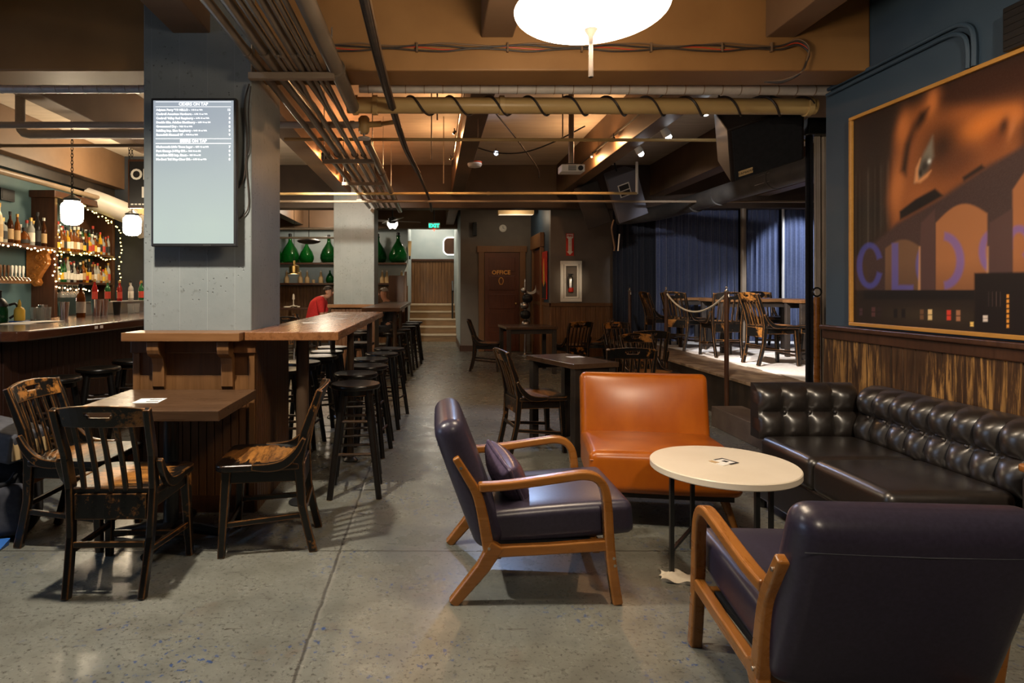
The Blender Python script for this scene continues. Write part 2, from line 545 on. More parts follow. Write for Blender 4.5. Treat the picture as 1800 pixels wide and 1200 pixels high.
pbr('galvanised', (.46, .50, .56), (.58, .62, .68), 18, .36, .25)
pbr('duct_dark', (.055, .050, .045), (.075, .068, .06), 6, .55, .2)
pbr('chrome', (.75, .73, .70), None, rough=.14, metal=1)
pbr('steel', (.55, .53, .50), None, rough=.28, metal=1)
pbr('gold_metal', (.60, .40, .14), None, rough=.3, metal=1)
pbr('wire_dark', (.022, .018, .016), (.05, .035, .025), 20, .5)
pbr('wire_red', (.55, .05, .02), None, rough=.4)
pbr('wire_tan', (.16, .095, .05), None, rough=.5)
pbr('white_paint', (.80, .76, .68), None, rough=.4)
pbr('off_white', (.72, .68, .58), None, rough=.5)
pbr('paper', (.80, .78, .72), None, rough=.7)
pbr('ink', (.015, .014, .013), None, rough=.6)
pbr('sign_red', (.55, .03, .015), None, rough=.4)
pbr('gold_letter', (.85, .40, .08), None, rough=.4)
pbr('skin', (.52, .25, .155), (.58, .30, .19), 14, .5)
pbr('hair_dark', (.025, .018, .014), (.05, .035, .025), 60, .6, stretch=(4, 4, 1))
pbr('hair_grey', (.26, .22, .19), (.36, .31, .27), 60, .6, stretch=(4, 4, 1))
pbr('red_cloth', (.60, .022, .022), (.68, .035, .03), 30, .85, bump=.2)
pbr('dark_cloth', (.03, .032, .042), (.05, .05, .06), 30, .85, bump=.2)
pbr('grey_cloth', (.045, .047, .058), (.065, .067, .08), 30, .8, bump=.2)
pbr('blue_plastic', (.03, .12, .38), None, rough=.35)
pbr('napkin', (.80, .72, .58), None, rough=.85)
pbr('demijohn_green', (.012, .26, .035), None, rough=.05, trans=.72, ior=1.3)
pbr('demijohn_dark', (.006, .10, .018), None, rough=.05, trans=.6, ior=1.3)
pbr('clear_glass', (.86, .88, .86), None, rough=.03, trans=.85, ior=1.35)
for nm, c, tr in (('amber', (.26, .075, .010), .45), ('brown', (.07, .022, .007), .3), ('green', (.02, .12, .035), .4), ('clear', (.72, .74, .68), .6),
                  ('yellow', (.75, .42, .03), .3), ('dark', (.015, .013, .012), .0), ('teal', (.03, .16, .17), .4), ('red', (.35, .02, .015), .4), ('cream', (.70, .58, .36), .1)):
    pbr('bottle_' + nm, c, None, rough=.07, trans=tr, ior=1.35)
for nm, c in (('white', (.75, .72, .62)), ('black', (.02, .02, .02)), ('tan', (.48, .33, .16)), ('yellow', (.72, .46, .05)), ('red', (.45, .05, .03)), ('green', (.05, .18, .08))):
    pbr('label_' + nm, c, None, rough=.6)
pbr('cap_gold', (.55, .34, .10), None, rough=.3, metal=.6)
emis('lamp_glow', (1.0, .80, .58), 29.0)
emis('globe_glow', (1.0, .80, .55), 80.0)
emis('fairy_warm', (1.0, .52, .22), 30.0)
emis('fairy_yellow', (1.0, .70, .16), 20.0)
emis('box_glow', (1.0, .78, .50), .9)
emis('bulb_amber', (1.0, .55, .24), 60.0)
emis('bulb_white', (.95, .97, 1.0), 40.0)
emis('bulb_blue', (.55, .72, 1.0), 90.0)
emis('exit_green', (.02, .85, .45), 2.6, (.02, .3, .15))
emis('exit_red', (1.0, .03, .02), 14.0)
emis('neon_white', (1.0, .92, .80), 2.2)
emis('screen_text', (.92, .96, 1.0), 1.35)
emis('pos_screen', (.62, .36, .92), 1.1)

def screen_mat():
    t = NT('menu_screen')
    tc = t.n('ShaderNodeTexCoord'); v = tc.outputs['Object']
    sx = t.n('ShaderNodeSeparateXYZ'); t.l(v, sx.inputs[0])
    c = t.mix(t.ramp(sx.outputs[2], -.30, .30), (.43, .51, .46), (.30, .34, .40))
    c = t.mix(t.math('MULTIPLY', t.ramp(t.noise(v, 3.0, 3), .4, .7), .4), c, (.40, .46, .45))
    t.bsdf((.02, .02, .02), .25, emit=c, estr=1.4)
    MT['menu_screen'] = t.m
screen_mat()

# ================================================================ ROOM
CZ = 3.34
XW = 2.66            # face of the long wall with the painting
YB1, YB2 = 3.81, 10.28
struct('floor', MB().bb((-5.3, -3.6, -.12), (7.2, 19.6, 0)), MT['floor'])
struct('ceiling', MB().bb((-5.3, -3.6, CZ), (7.2, 19.6, CZ + .12)), MT['ceiling_paint'])
wl = MB().bb((-5.3, 3.1, 0), (-5.1, 19.6, CZ)).bb((-5.3, -3.6, 0), (-5.1, .1, CZ)).bb((-5.3, .1, 0), (-5.1, 3.1, .85)).bb((-5.3, .1, 2.6), (-5.1, 3.1, CZ))
struct('wall_left', wl, MT['wall_teal'])
def pane_mat():
    t = NT('window_pane_glass')
    a = t.n('ShaderNodeBsdfTransparent'); g = t.n('ShaderNodeBsdfGlossy'); g.inputs['Roughness'].default_value = .02
    m = t.n('ShaderNodeMixShader'); m.inputs[0].default_value = .07
    t.l(a.outputs[0], m.inputs[1]); t.l(g.outputs[0], m.inputs[2]); t.l(m.outputs[0], t.out.inputs[0])
    MT['pane'] = t.m
pane_mat()
wt = thing('window_1', None, None, (-5.2, 1.6, 1.725)); wt['kind'] = 'structure'
for y0, y1 in ((-1.5, -.5), (-.5, .5), (.5, 1.5)):
    for lo, hi in (((-.04, y0, -.875), (.04, y0 + .05, .875)), ((-.04, y1 - .05, -.875), (.04, y1, .875)), ((-.04, y0 + .05, -.875), (.04, y1 - .05, -.82)), ((-.04, y0 + .05, .82), (.04, y1 - .05, .875))):
        MB().bb(lo, hi).build('window_frame', MT['dark_wood'], wt, bevel=.004)
    MB().bb((-.004, y0 + .05, -.82), (.004, y1 - .05, .82)).build('pane', MT['pane'], wt)
struct('wall_right', MB().bb((XW, -3.6, 0), (XW + .13, 4.24, CZ)), MT['wall_blue'])
struct('wall_back', MB().bb((-5.1, 15.2, 0), (-.62, 15.4, CZ)), MT['wall_pale'])
struct('wall_front', MB().bb((-5.1, -3.6, 0), (XW, -3.45, CZ)), MT['wall_brown'])
struct('wall_stage_back', MB().bb((2.9, 10.98, 0), (7.2, 11.12, CZ)), MT['wall_dark'])
struct('wall_stage_right', MB().bb((7.0, 4.1, 0), (7.2, 10.98, CZ)), MT['wall_dark'])
struct('wall_stage_front', MB().bb((XW + .13, 4.0, 0), (7.0, 4.12, CZ)), MT['wall_dark'])
struct('wall_fire', MB().bb((2.04, 10.9, 0), (3.25, 11.05, CZ)), MT['wall_brown'])
struct('wall_office_side', MB().bb((2.04, 11.05, 0), (2.2, 13.3, CZ)), MT['wall_blue'])
struct('wall_office', MB().bb((.57, 13.1, 0), (2.04, 13.3, CZ)), MT['wall_brown'])
struct('wall_stairs', MB().bb((.57, 13.3, 0), (.72, 17.6, CZ)), MT['wall_pale'])
struct('wall_landing', MB().bb((-.8, 17.5, .9), (.72, 17.65, CZ)), MT['wall_pale'])
struct('wall_stairs_left', MB().bb((-.76, 15.4, 0), (-.62, 17.6, CZ)), MT['wall_pale'])
struct('wall_bar_end', MB().bb((-5.1, 9.62, 0), (-3.25, 9.76, CZ)), MT['wall_dark'])

def beadboard(mb, a, b, z0, z1, nrm, pitch=.085, th=.018, groove=.007):
    """tongue-and-groove boards between plan points a and b, facing nrm"""
    a = Vector((*a, 0)); b = Vector((*b, 0)); L = (b - a).length; d = (b - a) / L; n = Vector((*nrm, 0))
    prof = []
    k = max(1, round(L / pitch)); w = L / k
    for i in range(k):
        s0, s1 = i * w, (i + 1) * w
        prof += [(s0, th - groove), (s0 + .004, th), (s1 - .004, th)]
    prof += [(L, th - groove)]
    vs = []
    for s, o in prof:
        p = a + d * s + n * o
        vs += [(p.x, p.y, z0), (p.x, p.y, z1)]
    m = len(prof)
    fs = [(2 * i, 2 * i + 2, 2 * i + 3, 2 * i + 1) for i in range(m - 1)]
    o = len(vs)
    vs += [(a.x, a.y, z0), (a.x, a.y, z1), (b.x, b.y, z0), (b.x, b.y, z1)]
    fs += [(o, o + 2, o + 3, o + 1), (0, 1, o + 1, o), (2 * m - 2, o + 2, o + 3, 2 * m - 1)]
    fs.append(tuple([2 * i + 1 for i in range(m)] + [o + 3, o + 1]))
    fs.append(tuple([o, o + 2] + [2 * i for i in range(m - 1, -1, -1)]))
    mb.add(vs, fs)
    return mb

# wainscot on the wall with the painting: streaky boards under a moulded rail
struct('trim_1', beadboard(MB(), (XW, -3.4), (XW, 4.24), .12, .99, (-1, 0), .09), MT['wainscot'])
struct('trim_2', MB().bb((XW - .05, -3.4, 1.03), (XW, 4.24, 1.06)).bb((XW - .03, -3.4, .97), (XW, 4.24, 1.03)), MT['dark_wood'], bevel=.006)
struct('baseboard_right', MB().bb((XW - .03, -3.4, 0), (XW, 4.24, .12)), MT['dark_wood'], bevel=.004)
# wainscot round the room
struct('trim_3', beadboard(beadboard(MB(), (2.04, 10.9), (3.25, 10.9), 0, 1.0, (0, -1)), (2.04, 13.1), (2.04, 10.9), 0, 1.0, (-1, 0)), MT['wainscot_plain'])
struct('trim_4', MB().bb((2.01, 10.86, 1.0), (3.25, 10.9, 1.06)).bb((2.0, 10.86, 1.0), (2.04, 13.1, 1.06)), MT['cabinet_trim'], bevel=.005)
struct('trim_5', beadboard(MB(), (-5.1, 15.2), (-.62, 15.2), 0, 1.38, (0, -1)), MT['wainscot_plain'])
struct('trim_6', beadboard(MB(), (-.62, 17.5), (.57, 17.5), .9, 2.08, (0, -1)), MT['wainscot_plain'])
struct('trim_7', MB().bb((-.62, 17.44, 2.08), (.57, 17.5, 2.14)), MT['dark_wood'], bevel=.005)
struct('baseboard_office', MB().bb((.55, 13.07, 0), (.90, 13.1, .12)).bb((.55, 13.07, 0), (.57, 15.3, .12)), MT['dark_wood'])

# columns: painted concrete shafts
struct('column_1', MB().bb((-1.734, 3.74, 0), (-1.088, 4.44, CZ)), MT['column'], bevel=.008)
struct('column_2', MB().bb((-1.62, 10.15, 0), (-.96, 10.85, CZ)), MT['column'], bevel=.008)

# cross beams, the painted concrete lintels that span between columns and wall
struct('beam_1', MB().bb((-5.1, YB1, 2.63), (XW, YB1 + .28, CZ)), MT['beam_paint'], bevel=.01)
struct('beam_2', MB().bb((-5.1, YB2, 2.63), (7.0, YB2 + .28, CZ)), MT['beam_shaded'], bevel=.01)
struct('beam_3', MB().bb((-5.1, 14.9, 2.75), (.57, 15.2, CZ)), MT['beam_brown'], bevel=.01)
# joists running front to back
jx = [(-4.95, -4.75), (-3.30, -3.10), (-1.56, -1.335), (.29, .485), (2.02, 2.20)]
for i, (a, b) in enumerate(jx):
    struct('beam_joist_%d' % (i + 1), MB().bb((a, -3.45, 2.83), (b, YB1, CZ)), MT['beam_brown'], bevel=.008)
    struct('beam_joist_%d' % (i + 11), MB().bb((a, YB1 + .28, 2.83), (b, YB2, CZ)), MT['beam_brown'], bevel=.008)
    if b < .5: struct('beam_joist_%d' % (i + 21), MB().bb((a, YB2 + .28, 2.83), (b, 14.9, CZ)), MT['beam_brown'], bevel=.008)
struct('beam_joist_31', MB().bb((3.55, 4.12, 2.83), (3.78, YB2, CZ)), MT['beam_brown'], bevel=.008)
struct('beam_joist_32', MB().bb((5.3, 4.12, 2.83), (5.52, YB2, CZ)), MT['beam_brown'], bevel=.008)
# ceiling recess boards between joists (shallow lit panels)
struct('beam_ledger', MB().bb((-5.1, -3.4, 2.70), (-4.9, 9.62, 2.83)), MT['black_wood'])

# stage platform with its lip and rug
st = MB().bb((2.95, 4.12, 0), (7.0, 10.98, .40))
struct('floor_stage', st, MT['black_wood'])
struct('floor_stage_top', MB().bb((2.93, 4.12, .40), (7.0, 10.98, .43)), MT['stage_ply'], bevel=.004)
tag(MB().bb((2.65, 4.26, 0), (2.945, 5.97, .187)).build('stage_step', MT['step_wood'], bevel=.006),
    'low dark wooden step box set against the stage riser behind the black sofa', 'step', kind='thing')

# stairs at the far end
for i in range(5):
    y0 = 15.5 + i * .30
    struct('floor_step_%d' % (i + 1), MB().bb((-.62, y0, 0 if i == 0 else .18 * i - .02), (.57, y0 + .32 if i < 4 else 17.5, .18 * (i + 1) - .035)), MT['stair_wood'])
    struct('trim_%d' % (10 + i), MB().bb((-.62, y0 - .025, .18 * (i + 1) - .035), (.57, y0 + .32 if i < 4 else 17.5, .18 * (i + 1))), MT['nosing'], bevel=.004)
# ================================================================ CHAIRS
def plate(mb, xs, zs, skip, yfn, th, topfn=None):
    nx, nz = len(xs), len(zs)
    idx = {}
    def vid(i, j, s):
        k = (i, j, s)
        if k not in idx:
            z = zs[j]
            if topfn and j == nz - 1: z = topfn(xs[i])
            idx[k] = len(vs); vs.append((xs[i], yfn(xs[i], z) + (th / 2 if s else -th / 2), z))
        return idx[k]
    vs = []; fs = []
    full = lambda i, j: 0 <= i < nx - 1 and 0 <= j < nz - 1 and (i, j) not in skip
    for i in range(nx - 1):
        for j in range(nz - 1):
            if not full(i, j): continue
            fs.append((vid(i, j, 0), vid(i + 1, j, 0), vid(i + 1, j + 1, 0), vid(i, j + 1, 0)))
            fs.append((vid(i, j + 1, 1), vid(i + 1, j + 1, 1), vid(i + 1, j, 1), vid(i, j, 1)))
            for di, dj, p, q in ((-1, 0, (i, j), (i, j + 1)), (1, 0, (i + 1, j + 1), (i + 1, j)), (0, -1, (i + 1, j), (i, j)), (0, 1, (i, j + 1), (i + 1, j + 1))):
                if not full(i + di, j + dj):
                    fs.append((vid(*p, 0), vid(*p, 1), vid(*q, 1), vid(*q, 0)))
    mb.add(vs, fs)
    return mb

def back_y(z):      # centre line of the back posts
    pts = [(0, -.245), (.22, -.190), (.45, -.175), (.60, -.205), (.82, -.285)]
    for (z0, y0), (z1, y1) in zip(pts, pts[1:]):
        if z <= z1: return y0 + (y1 - y0) * (z - z0) / (z1 - z0)
    return pts[-1][1]

def make_chair(label, loc, rz, group):
    t = thing('dining_chair', label, 'chair', loc, rz, group)
    W = MT['worn_black']
    # seat: rounded slab, dished
    out = []
    def corner(cx, cy, r, a0, a1, n=6):
        for k in range(n + 1):
            a = R(a0 + (a1 - a0) * k / n); out.append((cx + r * math.cos(a), cy + r * math.sin(a)))
    corner(.165, .17, .055, 0, 90); corner(-.165, .17, .055, 90, 180); corner(-.175, -.165, .02, 180, 270, 3); corner(.175, -.165, .02, 270, 360, 3)
    MB().prism(out, 'z', .415, .45).build('seat', MT['worn_seat'], t, bevel=.009, seg=3)
    # crest rail with a hand slot
    xs = [-.195, -.16, -.12, -.085, -.055, -.052, -.025, 0, .025, .052, .055, .085, .12, .16, .195]
    xs = [-.195, -.16, -.12, -.085, -.055, -.045, -.015, .015, .045, .055, .085, .12, .16, .195]
    zs = [.725, .755, .768, .780, .792, .805]
    skip = {(i, j) for i in range(4, 9) for j in (2, 3)} - {(4, 2), (8, 2)}
    mb = plate(MB(), xs, zs, skip, lambda x, z: back_y(z) + .010 - .030 * (1 - (x / .2) ** 2), .022, lambda x: .803 + .020 * (1 - (x / .195) ** 2))
    mb.build('crest_rail', MT['worn_crest'], t, bevel=.004)
    for k in range(5):
        x = (-2 + k) * .064
        c = -.022 * (1 - (x / .2) ** 2)
        pts = [(x * .93, back_y(z) + .004 + c * f, z) for z, f in ((.425, .2), (.52, .7), (.63, 1), (.74, 1))]
        MB().strap(pts, .006, .0115, (1, 0, 0)).build('slat', W, t, bevel=.003)
    for s in (-1, 1):
        pts = []
        for z in (0, .12, .24, .36, .45, .52, .60, .70, .805):
            pts.append((s * (.158 + .035 * (z / .82)), back_y(z), z))
        hw = [.021, .020, .020, .022, .024, .023, .021, .019, .015]
        MB().strap(pts, hw, [.015] * 9, (1, 0, 0)).build('leg', W, t, bevel=.005)
        MB().frustum((s * .195, .192, 0), (s * .180, .170, .415), (.032, .034), (.044, .046)).build('leg', W, t, bevel=.005)
        # bent wing that runs from the seat edge up to the back post
        pl = catmull([(s * .212, .045, .440), (s * .214, -.03, .437), (s * .214, -.105, .452), (s * .214, -.165, .505), (s * .213, -.205, .575)], 4)
        n = len(pl)
        MB().strap(pl, [.010 + .012 * math.sin(PI * min(1, i / (n - 1) * .9 + .1)) for i in range(n)], [.014] * n, (1, 0, 0)).build('seat_wing', W, t, bevel=.004)
        MB().strap([(s * .168, -.18, .385), (s * .180, .17, .385)], .030, .009, (1, 0, 0)).build('apron', W, t, bevel=.002)
        MB().strap([(s * .163, -.205, .185), (s * .190, .185, .155)], .013, .009, (1, 0, 0)).build('stretcher', W, t, bevel=.003)
    MB().bb((-.160, .160, .355), (.160, .178, .415)).build('apron', W, t, bevel=.002)
    MB().bb((-.152, -.196, .315), (.152, -.178, .425)).build('back_panel', MT['worn_crest'], t, bevel=.003)
    MB().bb((-.150, -.212, .200), (.150, -.196, .226)).build('stretcher', W, t, bevel=.003)
    MB().bb((-.175, .178, .100), (.175, .194, .126)).build('stretcher', W, t, bevel=.003)
    return t

FACE = lambda dx, dy: math.atan2(dy, dx) - PI / 2      # turns local +Y towards (dx, dy)
gA = 'worn black slat-back chairs'
chair = make_chair('worn black slat-back chair with its back turned, front of the low wooden table', (-1.385, 2.87, 0), R(1), gA)
def put_chair(label, x, y, dx, dy, z=0): return again(chair, label, (x, y, z), FACE(dx, dy), gA)
put_chair('worn black slat-back wooden chair beside the dark bag, facing the low wooden table', -1.84, 3.30, 1, -.03)
put_chair('worn black slat-back chair with bare wood seat patch, beside the nearest bar stool', -.855, 3.24, -1, -.10)
put_chair('dark slat-back wooden chair standing between navy armchair and the square pedestal table', .82, 5.13, .98, .16)
put_chair('worn slat-back chair with amber crest rail peeking directly over the orange lounge chair', 1.66, 5.42, .1, 1)
put_chair('greyish slat-back chair whose hand slot shows behind the amber-crested chair', 2.26, 6.50, .25, -.95)
put_chair('dark slat-back chair with a brown crest standing beside the stage lip', 2.55, 7.55, .06, 1)
put_chair('brown slat-back chair farthest along the stage, in front of the wainscot end', 2.70, 8.85, .15, -.95)
put_chair('dark slat-back chair facing the small table by the office door, aisle side', .84, 10.0, 1, -.15)
put_chair('black slat-back chair with its back turned, right of the small table by the office door', 2.12, 9.62, -.30, .9)
put_chair('black slat-back chair seen side-on against wainscot below the extinguisher cabinet', 2.60, 10.15, -1, .12)
SZ = .43
SR = .4435         # top of the rug on the stage
put_chair('slat-back chair on stage farthest back by the dark curtain, facing the stage table', 3.45, 9.45, 1, 0, SR)
put_chair('slat-back chair on stage turned its back to the rope, centre of the stage edge', 3.70, 8.05, .05, 1, SR)
put_chair('slat-back chair on stage half hidden behind the one with its back to the rope', 3.60, 8.95, .8, .5, SR)
put_chair('pale-lit slat-back chair on stage facing out from behind the table', 4.95, 9.35, -.1, -1, SR)
put_chair('slat-back chair on stage seen side-on at the edge of the light rug', 3.86, 7.15, 1, .05, SR)
put_chair('dark slat-back chair on stage tucked behind the drawn brown drape', 4.42, 7.03, -.35, 1, SR)
put_chair('slat-back chair on stage facing left beside the short table end', 5.15, 8.15, -1, .1, SR)

# ================================================================ STOOLS
def make_stool(label, loc, rz, group):
    t = thing('bar_stool', label, 'stool', loc, rz, group)
    W = MT['worn_stool']
    MB().lathe([(.10, .668), (.150, .668), (.157, .675), (.158, .688), (.152, .697), (.10, .694), (.02, .690)], 32).build('seat', W, t, smooth=True)
    MB().lathe([(.118, .630), (.120, .668)], 24).build('seat_ring', W, t, smooth=True)
    for i in range(4):
        a = PI / 4 + i * PI / 2
        b = a + PI / 2
        leg = MB()
        leg.tube([(.215 * math.cos(a), .215 * math.sin(a), 0), (.105 * math.cos(a), .105 * math.sin(a), .668)], [.019, .022], 14)
        leg.build('leg', W, t, smooth=True)
        for z in ((.20, .40) if i % 2 else (.27, .47)):
            r = .215 - .11 * z / .668
            MB().tube([(r * math.cos(a), r * math.sin(a), z), (r * math.cos(b), r * math.sin(b), z)], .0095, 8).build('rung', W, t, smooth=True)
    return t
gS = 'backless round black bar stools'
stool = make_stool('round black stool nearest the front on the aisle side of the long tall table', (-.50, 4.02, 0), R(4), gS)
aisle = [(-.56, 4.52, 12), (-.52, 4.98, -8), (-.55, 5.46, 20), (-.49, 5.92, 5), (-.455, 6.42, -14)]
for i, (x, y, a) in enumerate(aisle):
    again(stool, 'round black stool, %s back on the aisle side of the long tall table' % ORD[i + 1], (x, y, 0), R(a))
aisle2 = [(-.55, 8.75, 0), (-.50, 9.45, 12), (-.44, 10.2, -9), (-.40, 10.95, 17), (-.36, 11.6, 4)]
for i, (x, y, a) in enumerate(aisle2):
    again(stool, 'round black stool, %s along the aisle side of the farther tall table' % ORD[i], (x, y, 0), R(a))
inner = [(-1.13, 4.73, 10), (-1.10, 5.22, -6), (-1.03, 5.68, 22), (-1.04, 6.10, 0), (-1.06, 6.56, 13)]
for i, (x, y, a) in enumerate(inner):
    again(stool, 'round black stool, %s from the column on the inner side of the long tall table' % ORD[i], (x, y, 0), R(a))
for i, (x, y, a) in enumerate([(-.83, 7.12, 5), (-1.06, 8.62, 0), (-1.07, 9.25, 18)]):
    again(stool, ['round black bar stool standing at the far end of the long tall table',
                  'round black bar stool, first on the column side of the farther tall table',
                  'round black bar stool, second on the column side of the farther tall table'][i], (x, y, 0), R(a))
for i, (x, y, a) in enumerate([(-2.58, 4.28, 5), (-2.58, 4.82, 30), (-2.58, 5.36, 12)]):
    again(stool, 'round black stool tucked under the dark bar counter, %s from the corner of the bar' % ORD[i], (x, y, 0), R(a))

# ================================================================ COLUMN CABINET, TABLES
t = thing('base_cabinet', 'wooden beadboard cabinet boxed around the grey column, with corbels under its counter', 'cabinet', (-1.39, 4.05, 0))
def L(mb, name, mat, par=None, **k): return mb.build(name, mat, par if par is not None else t, **k)
ox, oy = 1.411, -4.05
m = MB()
beadboard(m, (-.352 , -.392), (.348, -.392), .10, 1.003, (0, -1), .046, .012)
L(m, 'front_boards', MT['cabinet_wood'])
m = MB(); beadboard(m, (.345, -.392), (.345, .41), .0, 1.003, (1, 0), .046, .014); L(m, 'side_boards', MT['cabinet_wood'])
L(MB().bb((-.358, -.392, 0), (.345, -.312, 1.003)), 'carcass_panel', MT['cabinet_wood'])
L(MB().bb((.305, -.312, 0), (.345, .41, 1.003)), 'carcass_panel', MT['cabinet_wood'])
L(MB().bb((-.358, -.312, 0), (-.347, .41, 1.003)), 'carcass_panel', MT['cabinet_wood'])
L(MB().bb((-.358, .392, 0), (.345, .41, 1.003)), 'carcass_panel', MT['cabinet_wood'])
L(MB().bb((-.315, -.416, .71), (.318, -.404, .80)), 'lower_rail', MT['cabinet_trim'], bevel=.003)
L(MB().bb((-.315, -.410, .80), (.318, -.404, .93)), 'panel', MT['cabinet_wood'])
L(MB().bb((-.362, -.433, .93), (.36, -.404, 1.003)), 'frieze', MT['cabinet_wood'], bevel=.004)
L(MB().bb((-.355, -.420, .10), (-.315, -.404, .93)), 'stile', MT['cabinet_trim'], bevel=.003)
L(MB().bb((.318, -.420, .10), (.352, -.404, .93)), 'stile', MT['cabinet_trim'], bevel=.003)
for x in (-.196, .20):
    prof = [(-.404, .70), (-.404, 1.003), (-.523, 1.003), (-.523, .955), (-.513, .93), (-.488, .915), (-.463, .905), (-.450, .87), (-.446, .74), (-.433, .72)]
    L(MB().prism(prof, 'x', x - .034, x + .034), 'corbel', MT['cabinet_trim'], bevel=.004)
L(MB().bb((-.355, -.408, 0), (.348, -.392, .10)), 'kickboard', MT['dark_wood'])
cc = thing('column_counter', 'thick wooden counter top wrapped around the base of the grey column', 'counter', (-1.39, 4.05, 1.006))
MB().bb((-.362, -.545, 0), (.302, -.313, .049)).build('counter_top', MT['counter_top'], cc, bevel=.004)

def tall_table(label, lo, hi, zt, posts, r, mat):
    cx, cy = (lo[0] + hi[0]) / 2, (lo[1] + hi[1]) / 2
    t = thing('communal_table', label, 'table', (cx, cy, 0), 0, 'tall wooden communal tables')
    w, d = (hi[0] - lo[0]) / 2, (hi[1] - lo[1]) / 2
    MB().bb((-w, -d, zt - .05), (w, d, zt)).build('tabletop', mat, t, bevel=.004)
    for x, y, rr in posts:
        p = MB().tube([(x - cx, y - cy, .012), (x - cx, y - cy, zt - .05)], rr, 20).build('leg', MT['bronze_wood'], t, smooth=True)
        MB().lathe([(rr * 2.2, 0), (rr * 2.2, .008), (rr * 1.3, .03)], 20, (x - cx, y - cy, 0)).build('foot_flange', MT['black_metal'], p, smooth=True)
    return t
tall_table('long tall wooden communal table running back from the grey column with stools both sides', (-1.083, 3.585), (-.545, 6.75), 1.055,
           [(-.80, 3.82, .038), (-.63, 4.75, .026), (-.63, 6.17, .026), (-1.02, 5.0, .026), (-1.02, 6.33, .026)], .03, MT['tall_top'])
tall_table('farther tall wooden communal table passing beside the second column', (-.945, 8.2), (-.44, 12.2), 1.055,
           [(-.52, 8.42, .026), (-.52, 9.83, .026), (-.52, 11.95, .026)], .03, MT['table_top'])
# cabinet round the second column
t = thing('base_cabinet', 'dark wooden cabinet boxed around the base of the second, farther column', 'cabinet', (-1.29, 10.5, 0))
m = MB(); beadboard(m, (-.37, -.37), (.335, -.37), 0, 1.0, (0, -1), .06, .012); m.build('front_boards', MT['cabinet_wood'], t)
for lo, hi in (((-.37, -.37, 0), (.34, -.352, 1.0)), ((-.37, .352, 0), (.34, .37, 1.0)), ((-.37, -.352, 0), (-.335, .352, 1.0)), ((.332, -.352, 0), (.342, .352, 1.0))):
    MB().bb(lo, hi).build('carcass_panel', MT['cabinet_wood'], t)
MB().bb((-.42, -.43, 1.001), (.34, -.352, 1.055)).build('counter_top', MT['counter_top'], t, bevel=.004)

# low dining table in front of the cabinet, on a cast pedestal
t = thing('dining_table', 'low dark-wood dining table butted against the column cabinet, white card on it', 'table', (-1.375, 3.28, 0))
MB().bb((-.36, -.325, .675), (.36, .305, .725)).build('tabletop', MT['table_top'], t, bevel=.003)
MB().tube([(0, 0, .06), (0, 0, .675)], .038, 20).build('pedestal', MT['black_metal'], t, smooth=True)
f = MB()
for a in range(4):
    A = R(90 * a)
    f.tube([(0, 0, .065), (.14 * math.cos(A), .14 * math.sin(A), .05), (.30 * math.cos(A), .30 * math.sin(A), .022)], [.035, .03, .022], 10)
f.build('foot', MT['black_metal'], t, smooth=True)
MB().bb((-.2, -.2, .66), (.2, .2, .675)).build('top_plate', MT['black_metal'], t)
def card(label, x, y, z, rz, w=.15, d=.10, inks=True):
    t = thing('table_card', label, 'card', (x, y, z), rz, 'menu cards on tables')
    MB().bb((-w / 2, -d / 2, 0), (w / 2, d / 2, .002)).build('sheet', MT['paper'], t)
    if inks:
        MB().bb((-w * .05, -d * .3, .002), (w * .42, -d * .18, .0026)).bb((-w * .05, d * .1, .002), (w * .42, d * .22, .0026)).build('printing', MT['ink'], t)
    return t
card('small white printed card lying on the low table by the column', -1.46, 3.22, .7255, R(4), .13, .13)

for i, (x, y, rz) in enumerate(((-.90, 4.55, 20), (-.78, 5.15, -12), (-.86, 6.0, 35))):
    card('white coaster card on the long tall table, %s from the column' % ordinal(i), x, y, 1.0555, R(rz), .11, .11, False)
# dark square table with corner legs in the middle of the room
def leg_table(label, loc, rz, w, d, h, mat, leg=.06, group=None):
    t = thing('dining_table', label, 'table', loc, rz, group)
    MB().bb((-w / 2, -d / 2, h - .04), (w / 2, d / 2, h)).build('tabletop', mat, t, bevel=.003)
    for sx in (-1, 1):
        for sy in (-1, 1):
            x, y = sx * (w / 2 - leg * .8), sy * (d / 2 - leg * .8)
            MB().frustum((x, y, 0), (x, y, h - .04), (leg, leg), (leg, leg)).build('leg', MT['black_wood'], t, bevel=.004)
    for s in (-1, 1):
        MB().box((0, s * (d / 2 - leg * .75), h - .075), (w - 2 * leg, leg * .3, .07)).build('apron', MT['black_wood'], t)
    return t
gT = 'dark square dining tables'
a = math.atan2(.37, .93)
e1 = Vector((.93, .37)).normalized() * .21; e2 = Vector((-.37, .93)).normalized() * .36
F0 = Vector((1.076, 4.79))
c0 = F0 + e1 + e2
leg_table('glossy dark square table standing behind the orange lounge chair', (c0.x, c0.y, 0), a, .42, .72, .725, MT['mid_table'], .06, gT)
card('white card lying on the glossy dark table behind the orange chair', 1.20, 5.30, .7255, R(20), .13, .09, False)
leg_table('small dark table near the office door between two chairs', (1.48, 9.9, 0), R(4), .80, .74, .725, MT['mid_table'], .06, gT)
leg_table('long wooden table on the stage among the slat-back chairs', (4.47, 8.72, SR), R(0), 1.25, .70, .725, MT['counter_top'], .06, gT)
leg_table('short wooden table end on stage beside the drawn drape', (4.66, 7.78, SR), R(0), .42, .40, .725, MT['counter_top'], .05, gT)
leg_table('wooden table at the dark curtain, farthest back on the stage', (4.02, 9.9, SR), R(0), .55, .55, .725, MT['counter_top'], .05, gT)

